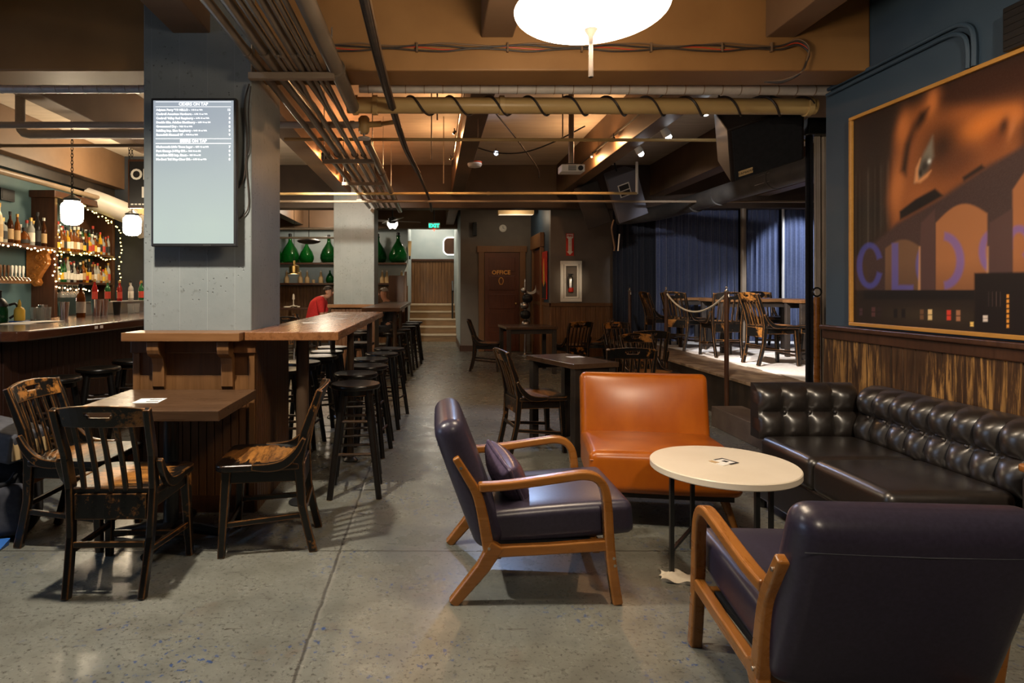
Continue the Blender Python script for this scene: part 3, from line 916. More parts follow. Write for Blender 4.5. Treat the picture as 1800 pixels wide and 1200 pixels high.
# ================================================================ ARMCHAIRS
def make_armchair(label, loc, rz):
    t = thing('lounge_armchair', label, 'armchair', loc, rz, 'navy leather armchairs with bent wooden arms')
    A = MT['amber']
    u0 = -.34
    S = (1, 0, 0)
    for s in (-1, 1):
        x = s * .305
        P = lambda pts: [(x, u + u0, z) for u, z in pts]
        arm = catmull(P([(.108, .482), (.20, .487), (.33, .503), (.47, .524), (.545, .532), (.597, .518), (.628, .475), (.640, .40), (.645, .306), (.656, .17), (.682, .0)]), 5)
        n = len(arm)
        hw = [.0185 + .006 * max(0, (i / (n - 1) - .55)) for i in range(n)]
        MB().strap(arm, hw, [.022] * n, S).build('armrest', A, t, bevel=.009, seg=3)
        up = catmull(P([(.012, .605), (.055, .535), (.098, .462), (.122, .38), (.148, .24), (.165, .19)]), 4)
        n = len(up)
        MB().strap(up, [.015 + .012 * i / (n - 1) for i in range(n)], [.020] * n, S).build('back_upright', A, t, bevel=.008, seg=3)
        MB().strap(P([(.185, .250), (.125, .150), (.0, .0)]), [.034, .028, .021], [.021] * 3, S).build('leg', A, t, bevel=.008, seg=3)
        MB().strap(P([(.14, .215), (.40, .228), (.655, .245)]), [.023, .021, .023], [.018] * 3, S).build('side_rail', A, t, bevel=.007, seg=3)
        for u, z in ((.035, .565), (.150, .235), (.663, .195), (.667, .165)):
            MB().tube([(x - .0235, u + u0, z), (x + .0235, u + u0, z)], .006, 10).build('bolt', MT['steel'], t)
    for u, z in ((.60, .225), (.19, .20)):
        MB().bb((-.29, u + u0 - .015, z - .025), (.29, u + u0 + .015, z + .025)).build('cross_rail', A, t, bevel=.005)
    N = MT['navy_leather']
    M = Matrix.Translation((0, .455 + u0, .318)) @ Matrix.Rotation(R(4.5), 4, 'X')
    MB().puff((.545, .62, .135), .032, .020, 10, M).build('seat_cushion', N, t, smooth=True)
    M = Matrix.Translation((0, .083 + u0, .475)) @ Matrix.Rotation(R(-70.5), 4, 'X') 
    bk = MB().puff((.60, .565, .125), .055, .012, 10, Matrix.Translation((0, .072 + u0, .484)) @ Matrix.Rotation(R(110.5), 4, 'X') @ Matrix.Identity(4)).build('back_cushion', N, t, smooth=True)
    # piping seam that runs across the rear face below the rolled top
    ax = Vector((0, -math.sin(R(20.5)), math.cos(R(20.5)))); nb = Vector((0, -math.cos(R(20.5)), -math.sin(R(20.5))))
    c = Vector((0, .072 + u0, .484)) + ax * .20 + nb * .0655
    MB().tube([(c.x - .29, c.y, c.z), (0, c.y + nb.y * .006, c.z + nb.z * .006), (c.x + .29, c.y, c.z)], .0016, 6).build('stitching', MT['grey_cloth'], bk)
    MB().bb((-.27, .16 + u0, .225), (.27, .62 + u0, .245)).build('seat_deck', MT['black_cloth'], t)
    return t
arm1 = make_armchair('navy leather armchair with amber bent-wood arms, seen side-on, holding a small pillow', (.418, 2.895, 0), R(-90))
arm2 = again(arm1, 'navy leather armchair with its back to the viewer, beside the white round table', (1.235, 1.925, 0), R(-4))
# pillow in armchair 1
M = Matrix.Translation((.330, 2.83, .468)) @ Matrix.Rotation(R(8), 4, 'Z') @ Matrix.Rotation(R(64), 4, 'Y') @ Matrix.Rotation(R(14), 4, 'Z')
tag(MB().puff((.235, .32, .085), .036, .03, 12, M, pinch=.75).build('throw_pillow', MT['pillow_leather'], smooth=True),
    'small shiny purple-brown leather pillow leaning in the side-on navy armchair', 'pillow', kind='thing')

# ================================================================ ORANGE LOUNGE CHAIR
t = thing('slipper_chair', 'wide armless orange leather lounge chair on splayed wooden legs', 'lounge chair', (1.30, 3.72, 0), FACE(-.16, -.98))
O = MT['orange_leather']
M = Matrix.Translation((0, .035, .295)) @ Matrix.Rotation(R(2.5), 4, 'X')
MB().puff((.79, .72, .215), .040, .020, 12, M).build('seat_cushion', O, t, smooth=True)
M = Matrix.Translation((0, -.335, .505)) @ Matrix.Rotation(R(102), 4, 'X')
MB().puff((.79, .50, .135), .040, .042, 12, M).build('backrest', O, t, smooth=True)
M = Matrix.Translation((0, .035, .295)) @ Matrix.Rotation(R(2.5), 4, 'X')
MB().tube([(-.392, .352, .062), (0, .356, .063), (.392, .352, .062)], .004, 8, M=M).build('piping', O, t, smooth=True)
MB().bb((-.36, -.30, .165), (.36, .34, .195)).build('base_frame', MT['black_wood'], t)
for sx in (-1, 1):
    for sy in (-1, 1):
        MB().tube([(sx * .375, .02 + sy * .31, 0), (sx * .315, .02 + sy * .26, .185)], [.014, .026], 16).build('leg', MT['amber'], t, smooth=True)

# ================================================================ WHITE ROUND TABLE
t = thing('side_table', 'round white-topped coffee table on thin black metal frame', 'table', (1.335, 2.885, 0), 0)
MB().lathe([(.30, .468), (.316, .468), (.320, .472), (.320, .496), (.316, .500), (.05, .500)], 64).build('tabletop', MT['white_top'], t, smooth=True)
cs = [(-.25, -.035), (-.04, .245), (.24, .035), (.03, -.245)]
for i, (x, y) in enumerate(cs):
    MB().bb((x - .009, y - .009, 0), (x + .009, y + .009, .462)).build('leg', MT['black_metal'], t)
for i, z in ((0, .05), (1, .006), (2, .05), (3, .006), (0, .456), (1, .456), (2, .456), (3, .456)):
    a = cs[i]; b = cs[(i + 1) % 4]
    if z < .1 and i in (1, 3): continue
    MB().strap([(a[0], a[1], z + (.06 if z == .05 else 0)), (b[0], b[1], z + (.06 if z == .05 else 0))], .007, .007, (0, 0, 1)).build('crossbar', MT['black_metal'], t)
t = thing('table_card', 'small black and tan square card on the round white table', 'card', (1.335, 2.89, .5005), R(28), 'menu cards on tables')
MB().bb((-.05, -.04, 0), (.05, .04, .002)).build('sheet', MT['paper'], t)
MB().bb((-.005, -.045, .002), (.055, -.035, .0028)).bb((.045, -.035, .002), (.055, .035, .0028)).bb((-.005, .035, .002), (.055, .045, .0028)).bb((.008, -.012, .002), (.030, .012, .0028)).build('black_border', MT['ink'], t)
MB().bb((-.05, .0, .002), (-.02, .04, .0026)).build('tan_strip', MT['label_tan'], t)
# folded napkin under one table leg
def napk(u, v):
    x, y = (u - .5) * .135, (v - .5) * .11
    z = .012 + .010 * math.sin(9 * u + 3 * v) * math.sin(7 * v + 1) + .012 * (1 - abs(2 * u - 1)) * (1 - abs(2 * v - 1))
    return (x + .006 * math.sin(11 * v), y + .006 * math.sin(9 * u + 2), max(.004, z))
o = MB().slab(napk, lambda u, v: ((u - .5) * .125, (v - .5) * .10, .0005), 14, 12).build('paper_napkin', MT['napkin'], smooth=True, loc=(1.09, 2.81, 0))
o.rotation_euler = (0, 0, R(-18))
tag(o, 'crumpled white paper napkin wedged under a leg of the round white table', 'napkin', kind='thing')

# ================================================================ SOFA
t = thing('corner_sofa', 'black leather tufted corner sofa running along the wall beneath the painting', 'sofa', (2.25, 3.2, 0))
BL = MT['black_leather']
def tuft(mb, p0, p1, zb, zt, nrm, lean, cols, rows, depth, th):
    """buttoned upright between plan points p0 and p1; faces nrm"""
    p0 = Vector((*p0, 0)); p1 = Vector((*p1, 0)); n = Vector((*nrm, 0))
    def front(u, v):
        cu = (u * cols) % 1.0 if u < 1 else 1.0; cv = (v * rows) % 1.0 if v < 1 else 1.0
        b = (max(0, math.sin(PI * cu)) ** .6) * (max(0, math.sin(PI * cv)) ** .6)
        p = p0.lerp(p1, u)
        o = depth * b
        if v > .8: o -= (.10 * ((v - .8) / .2) ** 3) * .6
        z = zb + (zt - zb) * v + (.012 * b if v > .9 else 0)
        p = p + n * (o - lean * v)
        return (p.x, p.y, z)
    def back(u, v):
        p = p0.lerp(p1, u) - n * th
        return (p.x, p.y, zb + (zt - zb) * v)
    return mb.slab(front, back, cols * 9, rows * 9)
lx, ly = -2.25, -3.2
tuft(MB(), (2.475 + lx, 2.62 + ly), (2.475 + lx, 3.67 + ly), .415, .735, (-1, 0), .035, 8, 2, .052, .145).build('backrest', BL, t, smooth=True)
tuft(MB(), (1.925 + lx, 3.70 + ly), (2.52 + lx, 3.70 + ly), .415, .735, (0, -1), .02, 4, 2, .04, .10).build('backrest', BL, t, smooth=True)
MB().puff((.56, .50, .17), .04, .012, 8, Matrix.Translation((2.19 + lx, 3.425 + ly, .355))).build('seat_cushion', BL, t, smooth=True)
MB().puff((.56, .54, .17), .04, .012, 8, Matrix.Translation((2.19 + lx, 2.90 + ly, .355))).build('seat_cushion', BL, t, smooth=True)
MB().bb((1.935 + lx, 2.65 + ly, .06), (2.60 + lx, 3.78 + ly, .275)).build('base', MT['black_leather'], t, bevel=.012)
for x, y in ((1.97, 2.70), (1.97, 3.74), (2.56, 2.70), (2.56, 3.74)):
    MB().tube([(x + lx, y + ly, 0), (x + lx, y + ly, .06)], .02, 12).build('leg', MT['black_metal'], t)
for k in range(1, 8):
    y = 2.62 + (3.67 - 2.62) * k / 8
    MB().puff((.016, .02, .02), .008, 0, 2, Matrix.Translation((2.468 + lx - .012, y + ly, .575))).build('button', BL, t, smooth=True)
for k in range(1, 4):
    x = 1.925 + .595 * k / 4
    MB().puff((.02, .016, .02), .008, 0, 2, Matrix.Translation((x + lx, 3.692 + ly, .575))).build('button', BL, t, smooth=True)
# wood-capped black armrest block at the near end of the sofa
t = thing('armrest_block', 'black leather armrest block with a wooden cap at the near end of the sofa', 'armrest', (2.475, 2.15, 0))
MB().puff((.27, .72, .55), .04, .0, 6, Matrix.Translation((0, 0, .295))).build('padded_body', BL, t, smooth=True)
MB().bb((-.135, -.36, .57), (.135, .36, .605)).build('wooden_cap', MT['amber'], t, bevel=.01)
MB().bb((-.11, -.32, 0), (.11, .32, .04)).build('plinth', MT['black_wood'], t)
# bags on the floor at the bar end
t = thing('backpack', 'dark backpack slumped on the floor beside the chair by the bar', 'bag', (-2.30, 3.36, 0), R(20))
MB().puff((.34, .26, .36), .10, .02, 6, Matrix.Translation((0, 0, .18))).build('main_pouch', MT['black_cloth'], t, smooth=True)
MB().puff((.25, .09, .24), .04, .015, 5, Matrix.Translation((.02, -.155, .16))).build('front_pocket', MT['dark_cloth'], t, smooth=True)
MB().tube(catmull([(-.08, -.13, .34), (-.05, -.17, .30), (.05, -.17, .30), (.08, -.13, .34)], 4), .012, 8).build('strap', MT['black_cloth'], t, smooth=True)
t = thing('padded_case', 'grey padded fabric case lying on top of the dark backpack', 'case', (-2.31, 3.34, .505), R(-8))
MB().puff((.36, .26, .15), .02, .004, 5, Matrix.Rotation(R(10), 4, 'Y')).build('case_shell', MT['grey_cloth'], t, smooth=True)
MB().bb((.172, -.12, -.085), (.182, .12, .035)).build('edge_binding', MT['label_tan'], t)
o = MB().slab(lambda u, v: ((u - .5) * .26, (v - .5) * .2, .03 + .035 * math.sin(3 * u + 1) * math.sin(3 * v + .4)), lambda u, v: ((u - .5) * .25, (v - .5) * .19, .002), 10, 8).build('plastic_bag', MT['blue_plastic'], smooth=True, loc=(-2.28, 3.08, 0))
tag(o, 'crumpled blue plastic bag on the floor in front of the backpack', 'bag', kind='thing')
# ================================================================ MENU TV ON THE COLUMN
t = thing('menu_tv', 'portrait flat-screen tv menu board hung on the front of the grey column', 'tv', (-1.389, 3.64, 1.976))
MB().bb((-.247, -.018, -.43), (.247, .028, .43)).build('housing', MT['dark_plastic'], t, bevel=.006)
MB().bb((-.18, .028, -.30), (.18, .075, .30)).build('rear_bulge', MT['dark_plastic'], t, bevel=.012)
MB().bb((-.12, .07, -.12), (.12, .098, .12)).build('mount_plate', MT['black_metal'], t)
MB().bb((-.232, -.0195, -.412), (.232, -.017, .415)).build('screen', MT['menu_screen'], t)
Tm = MT['screen_text']
ln = MB()
for z in (.407, .3785, .194, .1665):
    ln.bb((-.218, -.0205, z - .0014), (.218, -.0195, z + .0014))
ln.build('rule_line', Tm, t)
text('heading', 'CIDERS ON TAP', .0235, Tm, t, (0, -.0205, .393), offset=.0006)
text('heading', 'BEERS ON TAP', .0235, Tm, t, (0, -.0205, .180), offset=.0006)
rows = [('Adytum Perry *19 HELLO -', '11% 8 oz WA', '12', .360), ('Cockrell American Hardcore -', '6.9% 12 oz WA', '7', .336), ('Cockrell Valley Red Raspberry -', '6.7% 12 oz WA', '8', .312),
        ('Double Mtn. Adeline Blackberry -', '6.8% 10 oz OR', '8', .288), ('Greenwood Dry -', '7.0% 12 oz WA', '8', .264), ('Schilling Imp. Blue Raspberry -', '8.4% 10 oz WA', '9', .240),
        ('Snowdrift Maunsell 97 -', '7.0% 8 oz WA', '9', .216),
        ('Mashmouth Little Town Lager -', '4.8% 16 oz WA', '7', .146), ('Fort George 3-Way IPA -', '7.0% 16 oz OR', '8', .122), ('Founders KBS Imp. Stout -', '12% 10 oz MI', '9', .098), ('No Boat Tail Hop Clear IPA -', '6.5% 16 oz WA', '8', .074)]
for a, b, c, z in rows:
    o = text('menu_line', a, .0172, Tm, t, (-.215, -.0205, z), align='LEFT', offset=.0005)
    w = max(v.co.x for v in o.data.vertices)
    text('menu_detail', b, .0120, Tm, t, (-.215 + w + .006, -.0205, z), align='LEFT', offset=.0002)
    text('price', c, .0180, Tm, t, (.214, -.0205, z), align='RIGHT', offset=.0005)
MB().bb((.055, -.019, -.424), (.10, -.0175, -.420)).build('logo_strip', MT['steel'], t)
def cable(name, label, pts, r, mat, cat='cable', k=6, group=None):
    o = MB().tube(catmull(pts, k), r, 8).build(name, mat, smooth=True)
    return tag(o, label, cat, group, 'thing')
cable('power_cord', 'thin black cord looping down the column beside the tv', [(-1.095, 3.72, 2.52), (-1.125, 3.725, 2.40), (-1.112, 3.725, 2.20), (-1.125, 3.725, 1.98), (-1.16, 3.725, 1.90)], .005, MT['wire_dark'])
cable('power_cord', 'second thin black cord hanging from the pipes down to the back of the tv', [(-1.08, 3.70, 2.50), (-1.10, 3.72, 2.35), (-1.095, 3.722, 2.15), (-1.115, 3.725, 2.05), (-1.10, 3.725, 1.80), (-1.15, 3.725, 1.72)], .004, MT['wire_dark'])

# ================================================================ PAINTING (one canvas, image computed per vertex)
def make_painting():
    Y0, Y1, Z0, Z1 = 3.93, 2.20, 1.093, 2.357
    NU, NV = 420, 300
    S, Zg = np.meshgrid(np.linspace(0, Y0 - Y1, NU + 1), np.linspace(Z0, Z1, NV + 1))
    def pp(cx, cy):
        px, py = 1500 + cx / 2.4, 100 + cy / 2.4
        Y = FPX * XW / (px - 762)
        return Y0 - Y, 1.3 - (py - 508) * Y / FPX
    lin = lambda c: np.array([((x / 255 + .055) / 1.055) ** 2.4 if x > 10 else x / 255 / 12.92 for x in c])
    img = np.ones((NV + 1, NU + 1, 3)) * lin((48, 30, 20))
    rng = np.random.RandomState(3)
    def sdist(poly):
        P = np.array([pp(*p) for p in poly]); n = len(P)
        ins = np.zeros(S.shape, bool); dm = np.full(S.shape, 9.0)
        for i in range(n):
            (x0, y0), (x1, y1) = P[i], P[(i + 1) % n]
            dx, dy = x1 - x0, y1 - y0
            tt = np.clip(((S - x0) * dx + (Zg - y0) * dy) / (dx * dx + dy * dy + 1e-12), 0, 1)
            dm = np.minimum(dm, np.hypot(S - x0 - tt * dx, Zg - y0 - tt * dy))
            cond = (y0 > Zg) != (y1 > Zg)
            with np.errstate(divide='ignore', invalid='ignore'):
                xi = (x1 - x0) * (Zg - y0) / (y1 - y0 + 1e-12) + x0
            ins ^= cond & (S < xi)
        return np.where(ins, dm, -dm)
    def poly(pts, col, blur=.006, a=1.0, hold=None):
        m = np.clip(sdist(pts) / blur * .5 + .5, 0, 1) * a
        m = m * m * (3 - 2 * m) if a == 1.0 else m
        if hold is not None: m = m * hold
        img[:] = img * (1 - m[..., None]) + lin(col) * m[..., None]
        return m
    def blob(cx, cy, rx, ry, col, a=1.0, rot=0, p=1.0):
        x0, z0 = pp(cx, cy); kx = abs(pp(cx + rx, cy)[0] - x0) + 1e-6; kz = abs(pp(cx, cy + ry)[1] - z0) + 1e-6
        c, s = math.cos(R(rot)), math.sin(R(rot))
        u, v = S - x0, Zg - z0
        q = ((u * c + v * s) / kx) ** 2 + ((-u * s + v * c) / kz) ** 2
        m = np.exp(-q * p) * a
        img[:] = img * (1 - m[..., None]) + lin(col) * m[..., None]
    # hair and dark background with vertical strands
    poly([(20, 285), (240, 200), (180, 420), (165, 700), (20, 840)], (40, 30, 22), .05)
    strands = np.repeat(rng.rand(1, NU + 1), NV + 1, 0)
    strands = (strands + np.roll(strands, 1, 1) + np.roll(strands, 2, 1)) / 3
    hm = np.clip(sdist([(20, 500), (200, 420), (170, 700), (20, 860)]) / .06 + .5, 0, 1)
    img += (hm * (strands - .35) * .07)[..., None] * np.array([1, .72, .45])
    # the face
    poly([(195, 330), (235, 235), (300, 195), (360, 160), (540, 190), (760, 170), (760, 420), (600, 470), (400, 600), (180, 720), (172, 600), (185, 450)], (138, 70, 26), .06)
    poly([(1000, -60), (1000, 520), (760, 430), (700, 200), (560, 215), (380, 215), (345, 170), (500, 60)], (70, 34, 18), .07)
    blob(560, 290, 150, 60, (205, 105, 30), .9, 6)
    blob(690, 250, 60, 40, (190, 98, 34), .8)
    blob(470, 250, 90, 40, (165, 82, 28), .7)
    blob(350, 190, 30, 60, (190, 100, 40), .8, -10)
    blob(225, 300, 30, 70, (176, 92, 36), .9, -8)
    blob(200, 560, 35, 110, (172, 92, 38), .9, -6)
    blob(290, 590, 90, 45, (150, 78, 32), .8)
    poly([(218, 480), (236, 370), (270, 285), (300, 235), (335, 215), (318, 265), (280, 320), (258, 400), (240, 500)], (32, 16, 10), .03)
    blob(265, 420, 18, 120, (140, 70, 28), .8, -8)
    blob(395, 380, 90, 110, (50, 22, 10), .92, -10)
    blob(470, 440, 90, 70, (96, 44, 18), .7)
    blob(620, 340, 50, 60, (120, 52, 16), .7)
    blob(655, 290, 22, 40, (60, 24, 10), .85, -18)
    blob(690, 300, 14, 50, (180, 100, 48), .6, -18)
    poly([(276, 528), (285, 470), (318, 400), (352, 335), (356, 420), (330, 480), (300, 515)], (112, 96, 72), .02)
    blob(318, 462, 22, 34, (44, 40, 34), .95, -20); blob(338, 440, 7, 9, (205, 190, 160), .8)
    poly([(276, 528), (282, 470), (300, 430), (290, 480), (292, 520), (345, 480), (330, 505), (300, 528)], (196, 122, 66), .014)
    blob(300, 490, 8, 16, (14, 10, 8), .9)
    # viaduct
    VB = (72, 46, 38)
    poly([(20, 850), (200, 705), (400, 590), (560, 480), (1100, 160), (1100, 1150), (20, 985)], VB, .02)
    img += (rng.rand(NV + 1, NU + 1) * .010)[..., None] * np.array([1, .7, .55])
    poly([(212, 652), (280, 600), (362, 556), (396, 585), (300, 640), (214, 686)], (30, 22, 20), .012)
    poly([(480, 508), (560, 455), (572, 468), (486, 522)], (34, 22, 20), .012)
    def arch(x0, x1, yb, ys, yt, skew, col):
        pts = [(x0, yb), (x0, ys)]
        for k in range(1, 12):
            tt = k / 12
            pts.append((x0 + (x1 - x0) * tt, ys - (ys - yt) * math.sin(PI * tt) - skew * tt))
        pts += [(x1, ys - skew), (x1, yb)]
        return poly(pts, col, .008)
    h = [arch(365, 585, 985, 700, 640, 40, (150, 88, 46)), arch(150, 296, 985, 808, 775, 10, (112, 74, 46)), arch(692, 1000, 990, 560, 440, 90, (150, 86, 44)), arch(30, 76, 985, 890, 868, 0, (80, 52, 36))]
    hold = np.maximum.reduce(h)
    dk = np.clip((pp(400, 940)[1] - Zg) / .25 + .4, 0, 1) * hold * .55
    img[:] = img * (1 - dk[..., None]) + lin((70, 48, 34)) * dk[..., None]
    B = (66, 72, 142)
    def ring(cx, cy, rx, ry, w, a0, a1, hold=None):
        pts = []
        for k in range(25):
            A = R(a0 + (a1 - a0) * k / 24); pts.append((cx + rx * math.cos(A), cy - ry * math.sin(A)))
        for k in range(24, -1, -1):
            A = R(a0 + (a1 - a0) * k / 24); pts.append((cx + (rx - w) * math.cos(A), cy - (ry - w) * math.sin(A)))
        poly(pts, B, .008, .5, hold)
    poly([(178, 785), (206, 785), (206, 962), (270, 962), (270, 984), (178, 984)], B, .008, .5)
    ring(85, 880, 56, 98, 24, 20, 340)
    ring(395, 860, 92, 122, 34, -85, 85, hold); ring(610, 820, 62, 92, 30, 60, 300, hold); ring(720, 790, 60, 80, 30, -60, 200, hold)
    ring(330, 880, 50, 95, 22, 100, 260, hold)
    for x0, x1 in ((298, 362), (588, 690), (1000, 1080)):
        poly([(x0, 800), (x0 + 6, 700), (x1, 640), (x1, 985), (x0, 985)], (88, 56, 46), .008)
        poly([(x0 - 4, 800), (x0 + 2, 800), (x0 + 2, 985), (x0 - 8, 985)], (176, 118, 70), .006, .8)
    # street of low buildings with lit windows
    poly([(20, 985), (530, 985), (532, 1150), (20, 1120)], (50, 34, 25), .008)
    poly([(60, 985), (530, 985), (530, 1025), (60, 1022)], (34, 24, 20), .006)
    blob(330, 1090, 260, 40, (78, 58, 36), .6)
    poly([(530, 912), (1100, 900), (1100, 1260), (530, 1160)], (36, 23, 20), .008)
    for x, y, w, hh, c in ((40, 1060, 14, 30, (80, 50, 46)), (92, 1055, 16, 40, (92, 52, 44)), (118, 1055, 16, 40, (60, 40, 34)), (186, 1062, 16, 38, (36, 26, 22)), (220, 1062, 16, 38, (40, 28, 24)),
                           (298, 1065, 16, 42, (110, 70, 40)), (332, 1065, 18, 44, (206, 160, 96)), (412, 1068, 18, 42, (190, 50, 30)), (452, 1068, 18, 46, (150, 92, 56)), (566, 1090, 20, 26, (200, 170, 140)), (512, 1118, 14, 18, (226, 170, 80))):
        poly([(x, y), (x + w, y), (x + w, y + hh), (x, y + hh)], c, .004)
        poly([(x, y + hh * .48), (x + w, y + hh * .48), (x + w, y + hh * .55), (x, y + hh * .55)], (40, 26, 20), .003)
    for k in range(7): poly([(667, 1002 + k * 21), (677, 1002 + k * 21), (677, 1016 + k * 21), (667, 1016 + k * 21)], (214, 130, 40), .003)
    for k in range(4): poly([(590 + k * 16, 990), (592 + k * 16, 990), (592 + k * 16, 1052), (590 + k * 16, 1052)], (92, 66, 54), .002)
    img[:] = img * np.array([.95, 1.18, 1.6])
    lum = img.mean(2, keepdims=True)
    img[:] = np.clip(img * np.clip(lum / .075, .35, 2.2) ** .42, .002, 1)
    me = bpy.data.meshes.new('canvas')
    vs = [(0, Y0 - S[j, i] - (Y0 + Y1) / 2, Zg[j, i] - (Z0 + Z1) / 2) for j in range(NV + 1) for i in range(NU + 1)]
    w = NU + 1
    me.from_pydata(vs, [], [(j * w + i, j * w + i + 1, (j + 1) * w + i + 1, (j + 1) * w + i) for j in range(NV) for i in range(NU)])
    at = me.color_attributes.new('paint', 'FLOAT_COLOR', 'POINT')
    at.data.foreach_set('color', np.concatenate([img, np.ones((NV + 1, NU + 1, 1))], 2).astype(np.float32).ravel())
    nt = NT('oil_on_canvas')
    a = nt.n('ShaderNodeVertexColor', layer_name='paint')
    nt.bsdf(a.outputs[0], .42, 0, nt.noise(nt.coords((1, 1, 1), False), 180, 3), .12, .001, spec=.35)
    me.materials.append(nt.m)
    t = thing('framed_painting', 'big framed painting of a dark face above a viaduct with blue letters', 'painting', (XW - .022, (Y0 + Y1) / 2, (Z0 + Z1) / 2))
    o = bpy.data.objects.new('canvas', me); COL.objects.link(o); o.parent = t
    hw, hh = (Y0 - Y1) / 2, (Z1 - Z0) / 2
    f = MB()
    for lo, hi in (((-.018, -hw - .022, hh), (.020, hw + .022, hh + .022)), ((-.018, -hw - .022, -hh - .022), (.020, hw + .022, -hh)), ((-.018, -hw - .022, -hh), (.020, -hw, hh)), ((-.018, hw, -hh), (.020, hw + .022, hh))):
        f.bb(lo, hi)
    f.build('picture_frame', MT['gold_frame'], t, bevel=.003)
    MB().bb((.002, -hw, -hh), (.018, hw, hh)).build('backing', MT['black_wood'], t)
make_painting()

# conduits on the wall above the painting
for k, (dz, lab) in enumerate(((0, 'upper'), (.034, 'lower'))):
    z = 2.635 - dz
    yb = 3.06 + dz
    cable('wall_conduit', '%s of two parallel grey conduits bending over the wall above the painting' % lab,
          [(XW - .018, 4.20, z), (XW - .018, 3.9, z), (XW - .018, 3.4, z), (XW - .018, yb + .16, z), (XW - .018, yb + .08, z - .01), (XW - .018, yb + .02, z - .05), (XW - .018, yb, z - .12), (XW - .018, yb, 2.39)], .012, MT['wall_blue'], 'conduit', 8)
t = thing('wall_vent', 'small black slotted vent box high on the wall past the conduits', 'vent', (XW - .03, 2.76, 2.48))
MB().bb((-.03, -.10, -.10), (.03, .10, .10)).build('box_body', MT['dark_plastic'], t, bevel=.004)
s = MB()
for k in range(6): s.bb((-.034, -.09, -.085 + k * .032), (-.028, .09, -.075 + k * .032))
s.build('slat', MT['black_metal'], t)
for o in [t]: o['kind'] = 'thing'

# ================================================================ CEILING DOME LAMPS
def dome_lamp(label, x, y, z=2.70):
    t = thing('ceiling_lamp', label, 'ceiling lamp', (x, y, z), 0, 'round dome ceiling lamps')
    pr = [(.31 * math.cos(a), -.085 * math.sin(a)) for a in [R(d) for d in range(0, 88, 6)]]
    MB().lathe([(.10, .05), (.29, .03)] + pr + [(.004, -.085)], 64).build('glass_dome', MT['lamp_glow'], t, smooth=True)
    MB().lathe([(.02, .05), (.09, .05), (.05, .075), (.02, .08)], 24).build('canopy', MT['black_metal'], t, smooth=True)
    MB().tube([(0, 0, .05), (0, 0, CZ - z)], .014, 12).build('hanging_rod', MT['black_metal'], t, smooth=True)
    MB().lathe([(.005, -.282), (.010, -.278), (.008, -.15), (.010, -.115), (.022, -.094), (.028, -.084), (.005, -.082)], 24).build('finial_rod', MT['wire_dark'], t, smooth=True)
    return t
lamp = dome_lamp('big glowing white dome lamp at the ceiling in front of the orange beam', .64, 2.545, 2.44)

# ================================================================ PIPES
def pipe(label, p0, p1, r, mat, name='ceiling_pipe', extra=None, n=14, collars=()):
    t = thing(name, label, 'pipe', p0)
    q = Vector(p1) - Vector(p0)
    pts = [(0, 0, 0)] + ([tuple(Vector(e) - Vector(p0)) for e in extra] if extra else []) + [tuple(q)]
    MB().tube(pts, r, n).build('tube', MT[mat], t, smooth=True)
    for c in collars:
        a = q * (c - .008 / q.length * 2.2); b = q * (c + .008 / q.length * 2.2)
        MB().tube([tuple(a), tuple(b)], r * 1.22, n).build('collar', MT[mat], t, smooth=True)
    t['kind'] = 'thing'
    return t
bank = [(-1.015, .024, 'pipe_dark'), (-.925, .031, 'pipe_dark'), (-.862, .015, 'pipe_dark'), (-.822, .015, 'pipe_dark'), (-.768, .023, 'pipe_dark'), (-.725, .013, 'pipe_dark'), (-.692, .013, 'pipe_dark'), (-.658, .013, 'pipe_dark')]
for i, (x, r, mt) in enumerate(bank):
    zz = 2.565 + r + .002
    extra = None
    k = [0, .012, .03, -.02, .015, -.012, .02, 0][i]
    extra = [(x, 3.9, zz), (x + k, 4.35, zz + .0)]
    pipe('%s of the bundle of pipes running back under the ceiling, counted from the grey column' % ordinal(i), (x, -.4, zz), (x + k, 9.9, zz), r, mt, extra=extra, collars=(.37, .62))
pipe('thick brown pipe running back beside the bundle of thin pipes', (-.575, -.4, 2.60), (-.575, 4.47, 2.60), .046, 'pipe_dark', collars=(.84,))
pipe('second thick stretch of brown pipe continuing above the tall table', (-.575, 5.4, 2.575), (-.545, 10.2, 2.575), .036, 'pipe_dark', collars=(.3, .7))
for i, y in enumerate((3.66, 6.1, 7.4, 8.8)):
    t = thing('ceiling_strut', 'slotted steel strut carrying the pipe bundle, %s from the grey column' % ordinal(i), 'strut', (-.83, y, 2.545))
    MB().bb((-.25, -.022, -.02), (.25, .022, .018)).build('channel', MT['pipe_brown'], t, bevel=.003)
    for x in (-.235, .235):
        MB().tube([(x, 0, 0), (x, 0, (2.63 if i == 0 else CZ) - 2.545 if i else .285)], .005, 8).build('hanger_rod', MT['steel'], t)
cable('cable_bundle', 'thick black taped cable bundle running back along the ceiling', [(-.30, -.3, 2.62), (-.30, 1.6, 2.585), (-.305, 3.0, 2.58), (-.30, 3.7, 2.575), (-.29, 4.6, 2.59), (-.25, 5.6, 2.56), (-.17, 6.8, 2.57), (-.06, 8.4, 2.52), (-.03, 9.6, 2.50)], .020, MT['wire_dark'], 'cable', 6)
for i, (dx, dz) in enumerate(((.022, .008), (-.02, .012))):
    cable('ceiling_cable', ['thin tan cable riding along the thick black cable bundle', 'thin black cable riding along the other edge of the thick cable bundle'][i],
          [(-.30 + dx, -.3, 2.62 + dz), (-.30 + dx, 1.6, 2.585 + dz), (-.305 + dx, 3.0, 2.58), (-.30 + dx, 3.7, 2.575 - dz), (-.29 + dx, 4.6, 2.59), (-.25 + dx, 5.6, 2.56), (-.17 + dx, 6.8, 2.57)], .007, MT['wire_tan' if i == 0 else 'wire_dark'])
